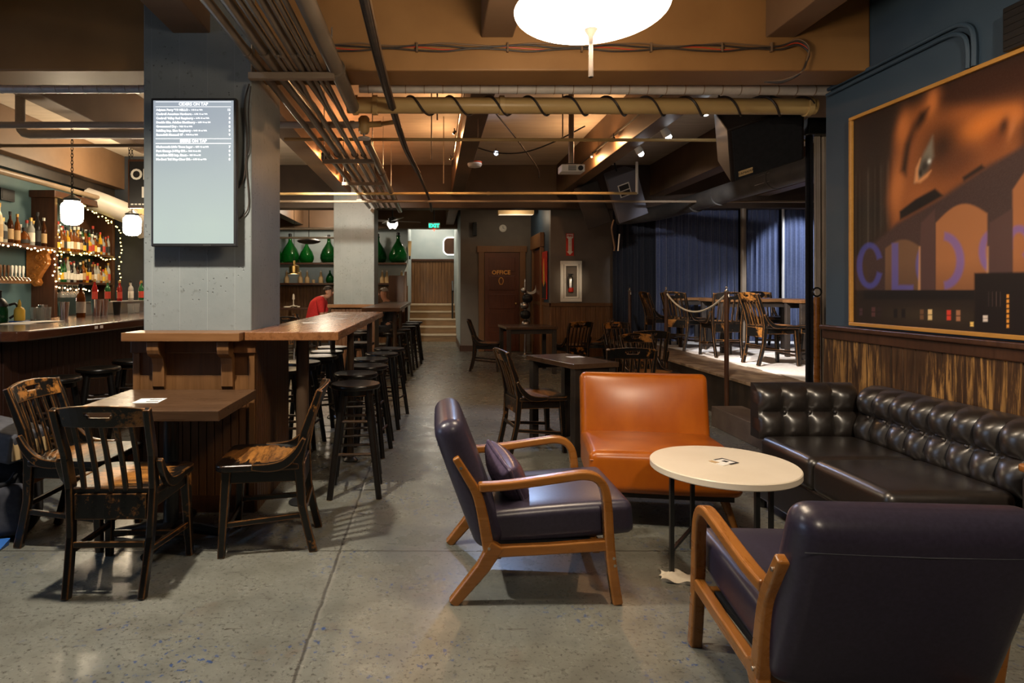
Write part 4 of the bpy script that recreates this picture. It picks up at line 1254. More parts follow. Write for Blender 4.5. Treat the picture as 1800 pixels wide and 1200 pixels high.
# pipes across the room
t = pipe('grey ribbed insulated pipe crossing right behind the big orange beam', (-.50, 4.22, 2.657), (2.66, 4.22, 2.640), .034, 'insulation', n=18)
for k in range(25):
    x = .06 + k * .125
    MB().tube([(x, 0, -.0038 * x / .7), (x + .005, 0, -.0038 * x / .7)], .0365, 18).build('wrap_band', MT['pipe_brown'], t, smooth=True)
pipe('big tan painted pipe wrapped with a black cable, crossing behind the beam', (-.62, 4.50, 2.622), (2.74, 4.50, 2.612), .058, 'brass_paint', n=24, collars=(.018, .06, .33, .985))
pts = []
for k in range(0, 300):
    u = k / 299
    a = u * 2 * PI * 10.5
    x = -.25 + u * 2.95
    pts.append((x, 4.50 + .066 * math.cos(a), 2.619 - .006 * u + .066 * math.sin(a)))
tag(MB().tube(pts, .008, 6).build('ceiling_cable', MT['wire_dark'], smooth=True), 'black cable wound in a spiral around the big tan pipe', 'cable', kind='thing')
t = thing('ceiling_duct', 'shiny silver spiral duct crossing above the bar next to the beam', 'duct', (-5.0, 4.25, 2.661))
sp = []
N = 34
for k in range(N):
    x = k * 3.2 / N
    sp += [(x, .031), (x + .086, .031), (x + .088, .034), (x + .092, .034)]
MB().lathe([(.001, 0)] + [(r, x) for x, r in sp] + [(.001, 3.2)], 20, M=Matrix.Rotation(R(90), 4, 'Y')).build('duct_skin', MT['galvanised'], t, smooth=True)
t['kind'] = 'thing'
pipe('straight brown pipe crossing from above the bar to the valve by the pipe bundle', (-5.05, 5.0, 2.61), (-.58, 5.0, 2.612), .027, 'pipe_grey', collars=(.985,))
t = thing('ceiling_valve', 'tan painted valve and tee where the cross pipe meets the pipe bundle', 'valve', (-.555, 5.0, 2.61))
MB().lathe([(.03, -.07), (.045, -.05), (.045, .05), (.03, .07)], 18).build('valve_body', MT['brass_paint'], t, smooth=True)
MB().tube([(-.02, 0, 0), (.14, 0, .01)], .024, 14).tube([(.14, 0, .01), (.24, .02, .03)], .018, 12).build('branch', MT['brass_paint'], t, smooth=True)
MB().lathe([(.05, -.115), (.052, -.108), (.05, -.10), (.01, -.10)], 18).build('hand_wheel', MT['pipe_grey'], t, smooth=True)
MB().tube([(0, 0, -.11), (0, 0, -.06)], .008, 8).build('valve_stem', MT['steel'], t)
pts = [(-3.50, 5.3, 2.95), (-3.50, 5.3, 2.70), (-3.49, 5.3, 2.65), (-3.465, 5.3, 2.622), (-3.42, 5.3, 2.61)]
pipe('grey drain pipe with an elbow, crossing above the bar behind the straight pipe', (-3.50, 5.3, CZ), (-1.75, 5.3, 2.612), .038, 'pipe_grey', extra=pts, n=18, collars=())
pipe('thin lower pipe crossing above the bar lamps', (-5.05, 5.62, 2.585), (-1.75, 5.62, 2.59), .016, 'pipe_brown', collars=(.35,))
pipe('thin tan pipe crossing midway below the amber-lit ceiling', (-1.34, 5.62, 2.645), (3.40, 5.62, 2.635), .015, 'brass_paint', collars=(.33, .62))
t = pipe('slim tan pipe with an upright end coloured white as if spotlit, near the grey speaker', (-2.2, 8.2, 2.548), (2.665, 8.2, 2.555), .018, 'brass_paint', collars=(.6,))
MB().tube([(2.665 + 2.2, 0, 0), (2.665 + 2.2, 0, .42)], .018, 14).build('riser', MT['white_paint'], t, smooth=True)  # spotlight on the riser is put into its white colour
pipe('slim brown pipe running just below and behind the slim tan pipe', (-2.2, 8.36, 2.47), (5.2, 8.36, 2.47), .016, 'pipe_brown')
pipe('far thin pipe crossing over the demijohn shelf', (-3.3, 11.6, 2.42), (-1.0, 11.6, 2.42), .022, 'pipe_brown')
pipe('second far thin pipe crossing over the demijohn shelf, a little lower', (-3.3, 12.2, 2.30), (-1.6, 12.2, 2.30), .02, 'pipe_brown')
pipe('brown pipe running along the blue-green wall above the bar', (-4.78, 3.9, 2.60), (-4.78, 9.5, 2.60), .035, 'pipe_brown')
for i, (x, y, z0) in enumerate(((.03, 5.0, 2.65), (-.02, 6.2, 2.58), (.12, 7.4, 2.55), (.40, 5.62, 2.66), (1.16, 5.62, 2.66))):
    pipe('thin vertical hanger rod dropping from the ceiling, %s from the pipe bundle' % ordinal(i), (x, y, z0), (x, y, CZ), .006, 'pipe_brown', 'ceiling_hanger', n=8)

# wire bundle clipped along the face of the big beam
w = []
labs = ['tan wire clipped along the face of the orange beam, top of the bunch', 'dark wire clipped along the face of the orange beam, middle of the bunch', 'red wire clipped along the face of the orange beam', 'dark brown wire clipped along the face of the orange beam, bottom of the bunch']
for i, (dz, mt) in enumerate(((.018, 'wire_tan'), (.006, 'wire_dark'), (-.004, 'wire_red'), (-.015, 'wire_dark'))):
    pts = []
    for k in range(17):
        x = -.62 + k * .17
        pts.append((x, YB1 - .010 - .004 * (i % 2), 2.765 + dz + .010 * math.sin(k * 1.9 + i * 1.3)))
    pts += [(2.20, YB1 - .03, 2.79 + dz), (2.26, YB1 - .04, 2.74 + dz), (2.245, YB1 - .045, 2.67), (2.21, YB1 - .04, 2.60), (2.16, YB1 + .06, 2.585 + dz * .4), (2.10, YB1 + .16, 2.615)]
    cable('beam_wire', labs[i], pts, .0032 if i == 2 else .006, MT[mt], k=5)
for i, x in enumerate((-.1, .45, .9, 1.32, 1.75, 2.05)):
    tag(MB().bb((x - .006, YB1 - .022, 2.738), (x + .006, YB1, 2.795)).build('cable_clip', MT['wire_tan'], bevel=.002), 'small tan clip holding the wires on the orange beam, %s from the column side' % ordinal(i), 'clip', kind='thing')

# ================================================================ TRACK SPOTLIGHTS, PROJECTOR, SPEAKERS, DUCT
def spot(label, loc, aim, body, glow, r=.018, l=.07):
    t = thing('ceiling_spotlight', label, 'spotlight', loc)
    d = (Vector(aim) - Vector(loc)).normalized()
    M = d.to_track_quat('Z', 'Y').to_matrix().to_4x4()
    MB().lathe([(r * .7, -l), (r, -l * .6), (r * 1.25, 0), (r * 1.25, .006), (r, .006)], 18, M=M).build('housing', body, t, smooth=True)
    MB().puff((r * 1.7, r * 1.7, r * 1.7), r * .82, 0, 3, M=Matrix.Translation(d * (r * .7))).build('bulb', glow, t, smooth=True)
    MB().tube([tuple(-d * l * .6), tuple(-d * l * .6 + Vector((0, 0, .05)))], .005, 8).build('arm', MT['black_metal'], t)
    t['kind'] = 'thing'
    return t
def track(label, p0, p1):
    t = thing('ceiling_track', label, 'light track', p0)
    MB().tube([(0, 0, 0), tuple(Vector(p1) - Vector(p0))], .010, 8).build('rail', MT['black_metal'], t)
    t['kind'] = 'thing'
track('black light track along the amber-lit joist over the room centre', (1.99, 4.8, 2.99), (1.99, 8.6, 2.99))
track('black light track along the joist above the smoke detector', (.26, 4.8, 2.99), (.26, 8.6, 2.99))
track('black light track along the joist beside the pipe bundle', (-1.30, 4.8, 2.97), (-1.30, 9.2, 2.97))
SPA = [('amber track bulb on the centre joist, nearer the tan pipe', (1.965, 6.85, 2.945), (2.02, 7.3, 3.0)), ('amber track bulb on the centre joist, farther back', (1.965, 7.75, 2.945), (2.02, 8.2, 3.0)),
       ('amber track bulb on the joist by the smoke detector, nearer one', (.225, 6.6, 2.95), (.29, 7.0, 3.1)), ('amber track bulb on the joist by the smoke detector, farther one', (.225, 7.9, 2.95), (.29, 8.3, 3.1)),
       ('red-orange track bulb beside the pipe bundle, nearer the column', (-1.285, 7.35, 2.915), (-1.34, 7.7, 3.05)), ('red-orange track bulb beside the pipe bundle, farther from the column', (-1.285, 8.75, 2.90), (-1.34, 9.1, 3.05))]
for lab, p, a in SPA: spot(lab, p, a, MT['black_metal'], MT['bulb_amber'])
SPW = [('white slanted spotlight on the stage side of the centre joist, nearest the tan pipe', (2.27, 5.25, 2.80)), ('white slanted spotlight on the stage side of the centre joist, middle one', (2.26, 6.05, 2.79)), ('white slanted spotlight on the stage side of the centre joist, farthest one', (2.26, 6.85, 2.80))]
for lab, p in SPW: spot(lab, p, (3.9, p[1] + .6, .6), MT['white_paint'], MT['bulb_white'], .034, .13)
spot('bluish white spotlight glowing beside the smoke detector', (.75, 7.5, 2.93), (.6, 5.6, 2.2), MT['black_metal'], MT['bulb_blue'], .026)
t = thing('smoke_detector', 'round white smoke detector under the dark joist', 'smoke detector', (.50, 7.6, 2.83))
MB().lathe([(.085, 0), (.09, -.02), (.075, -.045), (.03, -.055), (.005, -.055)], 28).build('cover', MT['off_white'], t, smooth=True)
MB().lathe([(.09, .0), (.092, .012), (.05, .02)], 28).build('base', MT['wire_red'], t, smooth=True)
t = thing('ceiling_projector', 'small white projector hung from the ceiling on a brown pole', 'projector', (1.42, 6.45, 2.53))
MB().bb((-.12, -.09, -.035), (.12, .09, .04)).build('housing', MT['white_paint'], t, bevel=.01, seg=3)
g = MB()
for k in range(5): g.bb((-.05, -.094, -.022 + k * .011), (.03, -.088, -.017 + k * .011))
g.build('vent_grille', MT['ink'], t)
MB().tube([(.075, -.088, 0), (.075, -.10, 0)], .026, 18).build('lens', MT['dark_plastic'], t, smooth=True)
MB().tube([(0, 0, .04), (0, 0, CZ - 2.53)], .028, 14).build('mount_pole', MT['pipe_brown'], t, smooth=True)
MB().bb((-.06, -.05, .035), (.06, .05, .055)).build('mount_plate', MT['black_metal'], t)
def speaker(label, loc, eul, d, mat):
    t = thing('hanging_speaker', label, 'speaker', loc)
    t.rotation_euler = eul
    w, dp, h = d
    MB().prism([(-w / 2, -dp / 2), (w / 2, -dp / 2), (w * .36, dp / 2), (-w * .36, dp / 2)], 'z', -h / 2, h / 2).build('cabinet', mat, t, bevel=.012)
    return t
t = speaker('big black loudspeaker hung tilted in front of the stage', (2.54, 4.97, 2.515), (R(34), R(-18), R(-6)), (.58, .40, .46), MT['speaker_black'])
MB().bb((-.262, -.216, -.21), (.262, -.20, .21)).build('front_grille', MT['black_cloth'], t, bevel=.004)
MB().bb((-.235, -.222, -.185), (-.125, -.215, -.14)).build('badge', MT['label_tan'], t)
text('badge_lettering', 'YAMAHA', .030, MT['ink'], t, (-.18, -.223, -.1625), extrude=.0006)
for x in (-.2, .2): MB().tube([(x, .1, .22), (x, .1, .60)], .008, 8).build('hanging_bracket', MT['black_metal'], t)
t = speaker('grey-lit loudspeaker hung tilted at the corner of the stage, white jack plate on it', (2.66, 8.75, 2.63), (R(22), R(-20), R(-6)), (.42, .38, .66), MT['speaker_lit_grey'])
MB().bb((-.10, -.196, .02), (.06, -.188, .20)).build('jack_plate', MT['white_paint'], t, bevel=.004)
MB().bb((-.085, -.199, .115), (.045, -.195, .185)).bb((-.085, -.199, .035), (.045, -.195, .10)).build('jack_well', MT['ink'], t)
MB().tube([(0, .05, .33), (0, .05, .55)], .012, 8).build('hanging_bracket', MT['black_metal'], t)
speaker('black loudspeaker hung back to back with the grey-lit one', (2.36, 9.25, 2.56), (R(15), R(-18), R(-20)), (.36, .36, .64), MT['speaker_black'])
t = thing('ceiling_duct', 'large dark round duct running back above the stage curtains', 'duct', (0, 0, 0))
MB().tube(catmull([(3.62, 4.2, 2.47), (3.62, 6, 2.47), (3.62, 8, 2.49), (3.60, 9.4, 2.50), (3.50, 10.0, 2.50), (3.3, 10.4, 2.50), (3.1, 10.55, 2.50)], 6), .115, 24).build('duct_skin', MT['duct_dark'], t, smooth=True)
for y in (5.2, 6.6, 7.9, 8.6): MB().tube([(3.62, y, 2.475), (3.62, y + .04, 2.475)], .119, 24).build('duct_band', MT['duct_dark'], t, smooth=True)
MB().bb((3.515, 6.55, 2.43), (3.53, 6.85, 2.52)).build('grille', MT['pipe_grey'], t)
t['kind'] = 'thing'
cable('hanging_cable', 'white cable end dangling below the grey-lit loudspeaker', [(2.55, 8.85, 2.28), (2.52, 8.85, 2.16), (2.54, 8.85, 2.02), (2.56, 8.85, 1.90), (2.555, 8.85, 1.84)], .012, MT['wire_tan'])
cable('hanging_cable', 'short white cable tip hanging beside the dangling white cable', [(2.63, 8.85, 2.08), (2.62, 8.85, 1.98), (2.61, 8.85, 1.84)], .010, MT['white_paint'])

# ================================================================ STAGE DRAPES, STANCHIONS, RUG
def drape(label, p0, p1, z0, z1, mat, folds, amp, name='stage_curtain'):
    p0 = Vector((*p0, 0)); p1 = Vector((*p1, 0)); n = (p1 - p0).normalized().cross(Vector((0, 0, 1)))
    def f(o):
        def g(u, v):
            k = .55 + .45 * (1 - v)
            q = p0.lerp(p1, u) + n * (amp * k * (math.sin(u * folds * 2 * PI) + .45 * math.sin(u * folds * 4.7 * PI + 1.3) + .2 * math.sin(u * folds * 9.3 * PI + v)) + o)
            return (q.x, q.y, z0 + (z1 - z0) * v)
        return g
    o = MB().slab(f(0), f(-.012), max(24, int(folds * 14)), 10).build(name, mat, smooth=True)
    return tag(o, label, 'curtain', kind='thing')
drape('black curtain hanging at the inner corner of the stage by the speakers', (3.02, 10.55), (3.75, 10.60), SZ, 2.62, MT['velvet_black'], 6, .03)
drape('wide blue velvet curtain across the back of the stage', (3.72, 10.48), (5.10, 10.48), SZ, 2.62, MT['velvet_blue'], 11, .035)
drape('narrower blue velvet curtain on the back of the stage, right of the brown pole', (5.17, 10.48), (5.78, 10.48), SZ, 2.70, MT['velvet_blue'], 6, .03)
drape('bright-lit blue velvet curtain at the outer end of the stage', (5.84, 10.48), (6.7, 10.48), SZ, 2.75, MT['velvet_blue'], 9, .03)
tag(MB().tube([(5.13, 10.36, SZ), (5.13, 10.36, CZ)], .045, 16).build('stage_pole', MT['pipe_brown'], smooth=True), 'brown vertical pole standing against the blue stage curtains', 'pole', kind='thing')
tag(MB().tube([(5.81, 10.40, SZ), (5.81, 10.40, 2.74)], .022, 12).build('curtain_pole', MT['pipe_grey'], smooth=True), 'thin pale vertical pole between the two outer blue curtains', 'pole', kind='thing')
drape('black side drape edge hanging at the stage opening next to the wall end', (2.945, 4.95), (3.0, 4.95), SZ, 2.60, MT['velvet_black'], 1.2, .012, 'side_curtain')
drape('grey-brown side drape rolled beside the end of the painting wall', (3.0, 4.93), (3.2, 4.93), SZ, 2.50, MT['grey_drape'], 2.2, .02, 'side_curtain')
tag(MB().bb((2.90, 4.84, 2.50), (3.22, 5.02, 2.63)).build('curtain_bracket', MT['black_metal'], bevel=.01), 'black bracket holding the side drapes up near the ceiling', 'bracket', kind='thing')
o = MB().slab(lambda u, v: (3.50 + 3.2 * u + (.012 * math.sin(v * 50) if u == 0 else 0), 5.0 + 5.3 * v, SZ + .010 + .004 * math.sin(v * 60) * (1 - u) ** 8), lambda u, v: (3.50 + 3.2 * u, 5.0 + 5.3 * v, SZ + .001), 16, 80).build('stage_rug', MT['rug_light'], smooth=True)
tag(o, 'light worn rug covering the stage floor under the chairs', 'rug', kind='thing')
POSTS = [(2.905, 4.74, 1.24, True), (2.885, 6.16, 1.27, False), (2.885, 7.76, 1.27, False), (2.885, 9.2, 1.27, False)]
pl = ['brown rope post with an iron ring on top beside the rolled side drape', 'brown rope post standing in front of the stage, rope tied to it on one side', 'brown rope post farther along the stage holding the other end of the pale rope', 'brown rope post at the dark end of the stage by the black curtain']
for (x, y, h, ring), lab in zip(POSTS, pl):
    t = thing('rope_post', lab, 'post', (x, y, .188 if ring else 0), 0, 'rope posts along the stage')
    if ring: h -= .188
    MB().tube([(0, 0, .01), (0, 0, h)], .022, 16).build('pole', MT['amber' if ring else 'dark_wood'], t, smooth=True)
    MB().lathe([(.05, 0), (.05, .012), (.026, .03)], 20).build('base', MT['black_metal'], t, smooth=True)
    if ring:
        MB().tube([(.032 * math.cos(a), 0, h + .038 + .032 * math.sin(a)) for a in [2 * PI * k / 20 for k in range(20)]], .006, 8, closed=True).build('ring', MT['black_metal'], t, smooth=True)
    else:
        MB().lathe([(.022, 0), (.026, .008), (.012, .02), (.008, .035), (.014, .045), (.004, .058)], 16, (0, 0, h)).build('finial', MT['steel'], t, smooth=True)
        MB().tube([(.0, -.022, h - .03), (0, -.045, h - .02), (0, -.05, h - .05)], .006, 8).build('hook', MT['steel'], t)
pts = []
for k in range(25):
    u = k / 24
    pts.append((2.885, 6.20 + 1.52 * u, 1.235 - .30 * (4 * u * (1 - u)) * .62))
tag(MB().tube(pts, .010, 10).build('barrier_rope', MT['off_white'], smooth=True), 'pale rope sagging between two of the brown posts along the stage', 'rope', kind='thing')

cable('ceiling_cable', 'black cable sagging across the ceiling beside the bluish spotlight', [(.50, 6.0, 3.10), (.80, 6.6, 2.98), (1.05, 7.1, 2.86), (1.30, 7.8, 2.80), (1.45, 8.6, 2.83)], .008, MT['wire_dark'])
cable('ceiling_cable', 'second black cable sagging from the dark joist toward the projector pole', [(.48, 6.9, 2.86), (.72, 6.9, 2.80), (1.0, 6.8, 2.79), (1.30, 6.7, 2.88), (1.60, 6.6, 3.02)], .008, MT['wire_dark'])
# ================================================================ BAR COUNTER
t = thing('bar_counter', 'dark wooden bar counter with beadboard front and glossy dark top', 'bar', (-3.15, 6.5, 0))
BZ = 1.025
m = MB(); beadboard(m, (.25, -2.30), (.25, 2.9), .06, .955, (1, 0), .075, .014); m.build('front_boards', MT['bar_front'], t)
m = MB(); beadboard(m, (-.45, -2.30), (.25, -2.30), .06, .955, (0, -1), .075, .014); m.build('end_boards', MT['bar_front'], t)
MB().bb((-.45, -2.30, 0), (.25, 2.9, .955)).build('carcass', MT['bar_front'], t)
MB().prism([(-.55, -2.46), (.36, -2.46), (.44, -2.43), (.47, -2.36), (.47, 2.95), (-.55, 2.95)], 'z', .955, BZ).build('bar_top', MT['bar_top'], t, bevel=.012, seg=3)
f = MB().tube([(.30, -2.3, .20), (.30, 2.9, .20)], .022, 12)
for y in (-2.1, -.6, .9, 2.4): f.tube([(.25, y, .20), (.30, y, .20)], .012, 8)
f.build('foot_rail', MT['gold_metal'], t, smooth=True)
lab = MB()
for y in (-1.55, -1.47, -.15, -.07): lab.bb((.47, y, .985), (.4715, y + .045, 1.008))
lab.build('price_tag', MT['paper'], t)
# back bar tower with shelves
t = thing('back_bar_cabinet', 'dark wooden back-bar tower with two bottle shelves wound with fairy lights', 'cabinet', (-4.95, 8.68, 0))
DW = MT['dark_wood']
MB().bb((-.15, -.75, .0), (.15, -.69, 2.46)).build('side_panel', DW, t, bevel=.004)
MB().bb((-.15, .69, .0), (.15, .75, 2.46)).build('side_panel', DW, t, bevel=.004)
MB().bb((-.15, -.80, 2.46), (.18, .80, 2.55)).build('cornice', DW, t, bevel=.01)
for z in (1.36, 1.77): MB().bb((-.15, -.69, z), (.16, .69, z + .03)).build('shelf', DW, t, bevel=.003)
MB().bb((-.15, -.75, .0), (.20, .75, .92)).build('lower_cupboard', MT['bar_front'], t, bevel=.004)
MB().bb((-.16, -.76, .92), (.24, .76, .95)).build('worktop', MT['bar_top'], t, bevel=.004)
MB().bb((-.15, .15, 1.80), (-.125, .69, 2.46)).build('shelf_divider', DW, t, bevel=.003)
# low backsplash shelf left of it, with the carved bracket
t = thing('bottle_shelf', 'wall shelf of bottles edged with glowing fairy lights, on a carved orange-lit bracket', 'shelf', (-4.96, 6.9, 1.79))
MB().bb((-.14, -1.6, 0), (.17, 1.02, .035)).build('shelf_board', DW, t, bevel=.004)
prof = [(-.12, 0), (.16, 0), (.16, -.04), (.13, -.06), (.15, -.12), (.14, -.18), (.10, -.24), (.06, -.30), (.03, -.36), (.05, -.41), (.03, -.45), (-.02, -.46), (-.06, -.42), (-.12, -.38)]
b = MB().prism(prof, 'y', .90, .98).build('carved_bracket', MT['amber'], t, bevel=.008, seg=3)
sc = MB()
for cx, cz, r in ((.05, -.10, .05), (.02, -.22, .035), (.10, -.17, .025), (-.03, -.33, .03), (.02, -.41, .022)):
    sc.tube([(cx + r * (1 - k / 26) * math.cos(k * .55), .89, cz + r * (1 - k / 26) * math.sin(k * .55)) for k in range(22)], .011, 8)
sc.build('scroll_carving', MT['amber'], b, smooth=True)
t = thing('tap_rail', 'wooden tap rail with a row of beer tap handles beneath the bottle shelf', 'beer taps', (-4.97, 6.9, 1.365))
MB().bb((-.12, -1.2, 0), (.10, .66, .075)).build('wooden_rail', MT['cabinet_trim'], t, bevel=.006)
for k in range(9):
    y = .06 + k * .066
    MB().lathe([(.008, .075), (.011, .09), (.009, .11), (.014, .13), (.017, .20), (.012, .212), (.004, .214)], 12, (.06, y, 0)).build('tap_handle', MT['cabinet_trim' if k < 5 else 'white_paint'], t, smooth=True)
    MB().tube([(.03, y, .06), (.12, y, .07), (.15, y, .03)], .010, 8).build('spout', MT['chrome'], t, smooth=True)
# ---------------------------------------------------------------- bottles
BOT = {}
def bottle(kind, glass, lab, capm):
    key = (kind, glass, lab, capm)
    P = {'spirit': [(.036, 0), (.038, .01), (.038, .18), (.030, .205), (.014, .225), (.013, .29), (.015, .292), (.015, .302)],
         'wine': [(.034, 0), (.037, .01), (.037, .185), (.028, .225), (.014, .25), (.013, .31), (.015, .312), (.015, .32)],
         'square': [(.040, 0), (.043, .008), (.043, .15), (.036, .172), (.015, .188), (.014, .235), (.017, .238), (.017, .25)],
         'tall': [(.032, 0), (.034, .01), (.034, .21), (.024, .26), (.013, .285), (.012, .345), (.014, .348), (.014, .36)],
         'squat': [(.046, 0), (.052, .012), (.054, .07), (.040, .115), (.016, .135), (.015, .165), (.018, .167), (.018, .178)]}[kind]
    if key not in BOT:
        o = MB().lathe([(.002, 0)] + P + [(.002, P[-1][1])], 14).build('liquor_bottle', MT['bottle_' + glass], smooth=True)
        h0, h1 = P[2][1] * .22, P[2][1] * .78
        r = P[2][0] + .001
        MB().lathe([(r - .004, h0), (r, h0), (r, h1), (r - .004, h1)], 14).build('paper_label', MT['label_' + lab], o, smooth=True)
        zt = P[-1][1]; rt = P[-1][0]
        MB().lathe([(rt + .002, zt - .035), (rt + .003, zt + .002), (.003, zt + .004)], 12).build('cap', MT[capm], o, smooth=True)
        BOT[key] = (o, [False])
    o, used = BOT[key]
    if used[0]:
        o = copy_tree(o)
    used[0] = True
    return o
GL = {'amber': 'amber', 'brown': 'brown', 'green': 'green', 'clear': 'clear', 'yellow': 'golden yellow', 'dark': 'dark', 'teal': 'teal', 'red': 'red', 'cream': 'cream'}
def row(where, grp, n, fn, z, kinds, glasses, labs, seed, sc=1.0, rowname=''):
    rg = random.Random(seed)
    for i in range(n):
        x, y = fn(i)
        k, g, l, c = rg.choice(kinds), rg.choice(glasses), rg.choice(labs), rg.choice(['cap_gold', 'label_black', 'label_red', 'label_white'])
        o = bottle(k, g, l, c)
        o.location = (x, y, z); o.rotation_euler = (0, 0, rg.random() * 6)
        s = sc * rg.uniform(.92, 1.10); o.scale = (s, s, s)
        ln = l
        tag(o, '%s %s bottle, %s label, %s %s' % (GL[g], {'spirit': 'round', 'wine': 'wine', 'square': 'broad', 'tall': 'tall slim', 'squat': 'squat'}[k], ln, ordinal(i), where), 'bottle', grp, 'thing')
A = ['amber', 'brown', 'clear', 'amber', 'dark', 'yellow', 'clear', 'green']
LB = ['white', 'tan', 'black', 'white', 'yellow', 'tan', 'white', 'black', 'red']
KS = ['spirit', 'square', 'spirit', 'wine', 'tall']
row('in front row of upper back-bar shelf', 'bottles on the upper back-bar shelf', 18, lambda i: (-4.83, 8.04 + i * .0735), 1.801, KS, A, LB, 1, .86)
row('in rear row of upper back-bar shelf', 'bottles on the upper back-bar shelf', 14, lambda i: (-4.95, 8.06 + i * .094), 1.801, ['tall', 'wine', 'spirit'], A, LB, 2, 1.08)
row('in front row of lower back-bar shelf', 'bottles on the lower back-bar shelf', 18, lambda i: (-4.83, 8.04 + i * .0735), 1.391, KS, A, LB, 3, .84)
row('in rear row of lower back-bar shelf', 'bottles on the lower back-bar shelf', 13, lambda i: (-4.97, 8.06 + i * .098), 1.391, ['tall', 'wine', 'spirit'], A + ['red'], LB, 4, .94)
row('on the fairy-lit wall shelf', 'bottles on the fairy-lit wall shelf', 13, lambda i: (-4.86 - .09 * (i % 2), 7.06 + i * .062), 1.826, ['spirit', 'squat', 'square', 'tall'], ['clear', 'amber', 'clear', 'dark', 'brown'], ['tan', 'white', 'black'], 5, 1.05)
o = bottle('tall', 'teal', 'white', 'label_black'); o.location = (-4.86, 6.82, 1.826); o.scale = (1.15,) * 3; tag(o, 'tall teal bottle with white label at the wall end of the fairy-lit shelf', 'bottle', 'bottles on the fairy-lit wall shelf', 'thing')
o = bottle('tall', 'cream', 'tan', 'cap_gold'); o.location = (-4.84, 6.97, 1.826); o.scale = (1.2,) * 3; tag(o, 'tall cream and gold bottle beside the teal bottle on the fairy-lit shelf', 'bottle', 'bottles on the fairy-lit wall shelf', 'thing')
row('on the steel rack at the bar', 'bottles racked at the far end of the bar', 9, lambda i: (-3.60 + (i % 2) * .07, 6.65 + i * .13), BZ + .141, ['wine', 'spirit'], ['clear', 'red', 'green', 'red'], ['white', 'red', 'green'], 6, .72)
t = thing('bottle_rack', 'low steel speed rack holding small bottles on the bar', 'rack', (-3.56, 7.2, BZ + .001))
MB().bb((-.10, -.65, .125), (.10, .68, .14)).bb((-.10, -.65, 0), (-.085, .68, .125)).build('tray', MT['steel'], t, bevel=.003)
MB().bb((.085, -.65, .0), (.10, -.63, .125)).bb((.085, .66, .0), (.10, .68, .125)).build('leg', MT['steel'], t)
o = bottle('spirit', 'amber', 'white', 'label_black'); o.location = (-3.46, 6.14, BZ); o.scale = (1.08,) * 3
tag(o, 'amber whisky bottle with white label standing alone on the bar top', 'bottle', None, 'thing')
# bar-top gear
def shaker(label, x, y, s=1.0, mat='chrome'):
    o = MB().lathe([(.002, 0), (.034, 0), (.046, .15), (.047, .155), (.043, .155), (.032, .01), (.002, .01)], 24).build('cocktail_shaker', MT[mat], smooth=True, loc=(x, y, BZ + .0005))
    o.scale = (s, s, s)
    return tag(o, label, 'cocktail shaker', 'steel shaker tins on the bar', 'thing')
shaker('steel shaker tin just left of the lone whisky bottle', -3.46, 5.86)
shaker('smaller steel shaker tin behind the first tin, left of the whisky bottle', -3.57, 5.72, .85)
shaker('steel shaker tin just right of the lone whisky bottle', -3.45, 6.40, 1.1)
shaker('steel shaker tin next along, second right of the whisky bottle', -3.44, 6.52, 1.1)
shaker('dark tin farther along the bar beside the rack', -3.40, 6.72, .9, 'dark_plastic')
gl = [(-3.42, 5.45), (-3.52, 5.52), (-3.46, 5.60), (-3.36, 6.95), (-3.38, 7.12), (-3.35, 7.35), (-3.37, 7.55)]
gp = None
for i, (x, y) in enumerate(gl):
    if gp is None:
        gp = MB().lathe([(.002, 0), (.030, 0), (.036, .11), (.037, .115), (.034, .115), (.028, .012), (.002, .010)], 18).build('drinking_glass', MT['clear_glass'], smooth=True)
        o = gp
    else: o = gp.copy(); COL.objects.link(o)
    o.location = (x, y, BZ + .0005)
    tag(o, 'clear drinking glass on the bar top, %s from the front' % ordinal(i), 'glass', 'clear glasses on the bar top', 'thing')
gp = None
for i in range(10):
    x, y = -4.86 + (i % 2) * .09, 8.05 + (i // 2) * .11
    if gp is None:
        gp = MB().lathe([(.032, 0), (.032, -.004), (.005, -.008), (.004, -.08), (.02, -.09), (.036, -.12), (.034, -.165), (.032, -.165), (.034, -.12), (.018, -.095), (.001, -.088)], 18).build('hanging_wine_glass', MT['clear_glass'], smooth=True)
        o = gp
    else: o = gp.copy(); COL.objects.link(o)
    o.location = (x, y, 1.355)
    tag(o, 'wine glass hanging upside down under the lower back-bar shelf, %s from the front' % ordinal(i), 'wine glass', 'hanging wine glasses', 'thing')
t = thing('squeeze_bottle', 'yellow squeeze bottle standing on a blue cloth on the bar', 'bottle', (-3.44, 5.20, BZ + .013))
MB().lathe([(.002, 0), (.038, 0), (.040, .01), (.040, .085), (.030, .105), (.014, .115), (.012, .15), (.004, .175)], 20).build('body_shell', MT['label_yellow'], t, smooth=True)
tag(MB().bb((-.06, -.05, 0), (.06, .05, .012)).build('bar_cloth', MT['blue_plastic'], loc=(-3.44, 5.20, BZ + .0005), bevel=.004), 'small folded blue cloth under the yellow squeeze bottle', 'cloth', kind='thing')
t = thing('coffee_press', 'black and glass coffee press with looped handle on the bar', 'coffee pot', (-3.58, 5.17, BZ + .001))
MB().lathe([(.05, 0), (.055, .01), (.055, .10), (.048, .13)], 24).build('glass_pot', MT['bottle_green'], t, smooth=True)
MB().lathe([(.058, .13), (.058, .15), (.03, .19), (.012, .20), (.010, .25), (.018, .26), (.002, .265)], 20).build('lid', MT['dark_plastic'], t, smooth=True)
MB().tube(catmull([(.05, .03, .14), (.09, .06, .15), (.10, .07, .08), (.055, .03, .03)], 5), .010, 8).build('handle', MT['dark_plastic'], t, smooth=True)
t = thing('register_screen', 'tilted point-of-sale screen glowing purple at the near end of the bar', 'till', (-3.36, 4.62, BZ + .001))
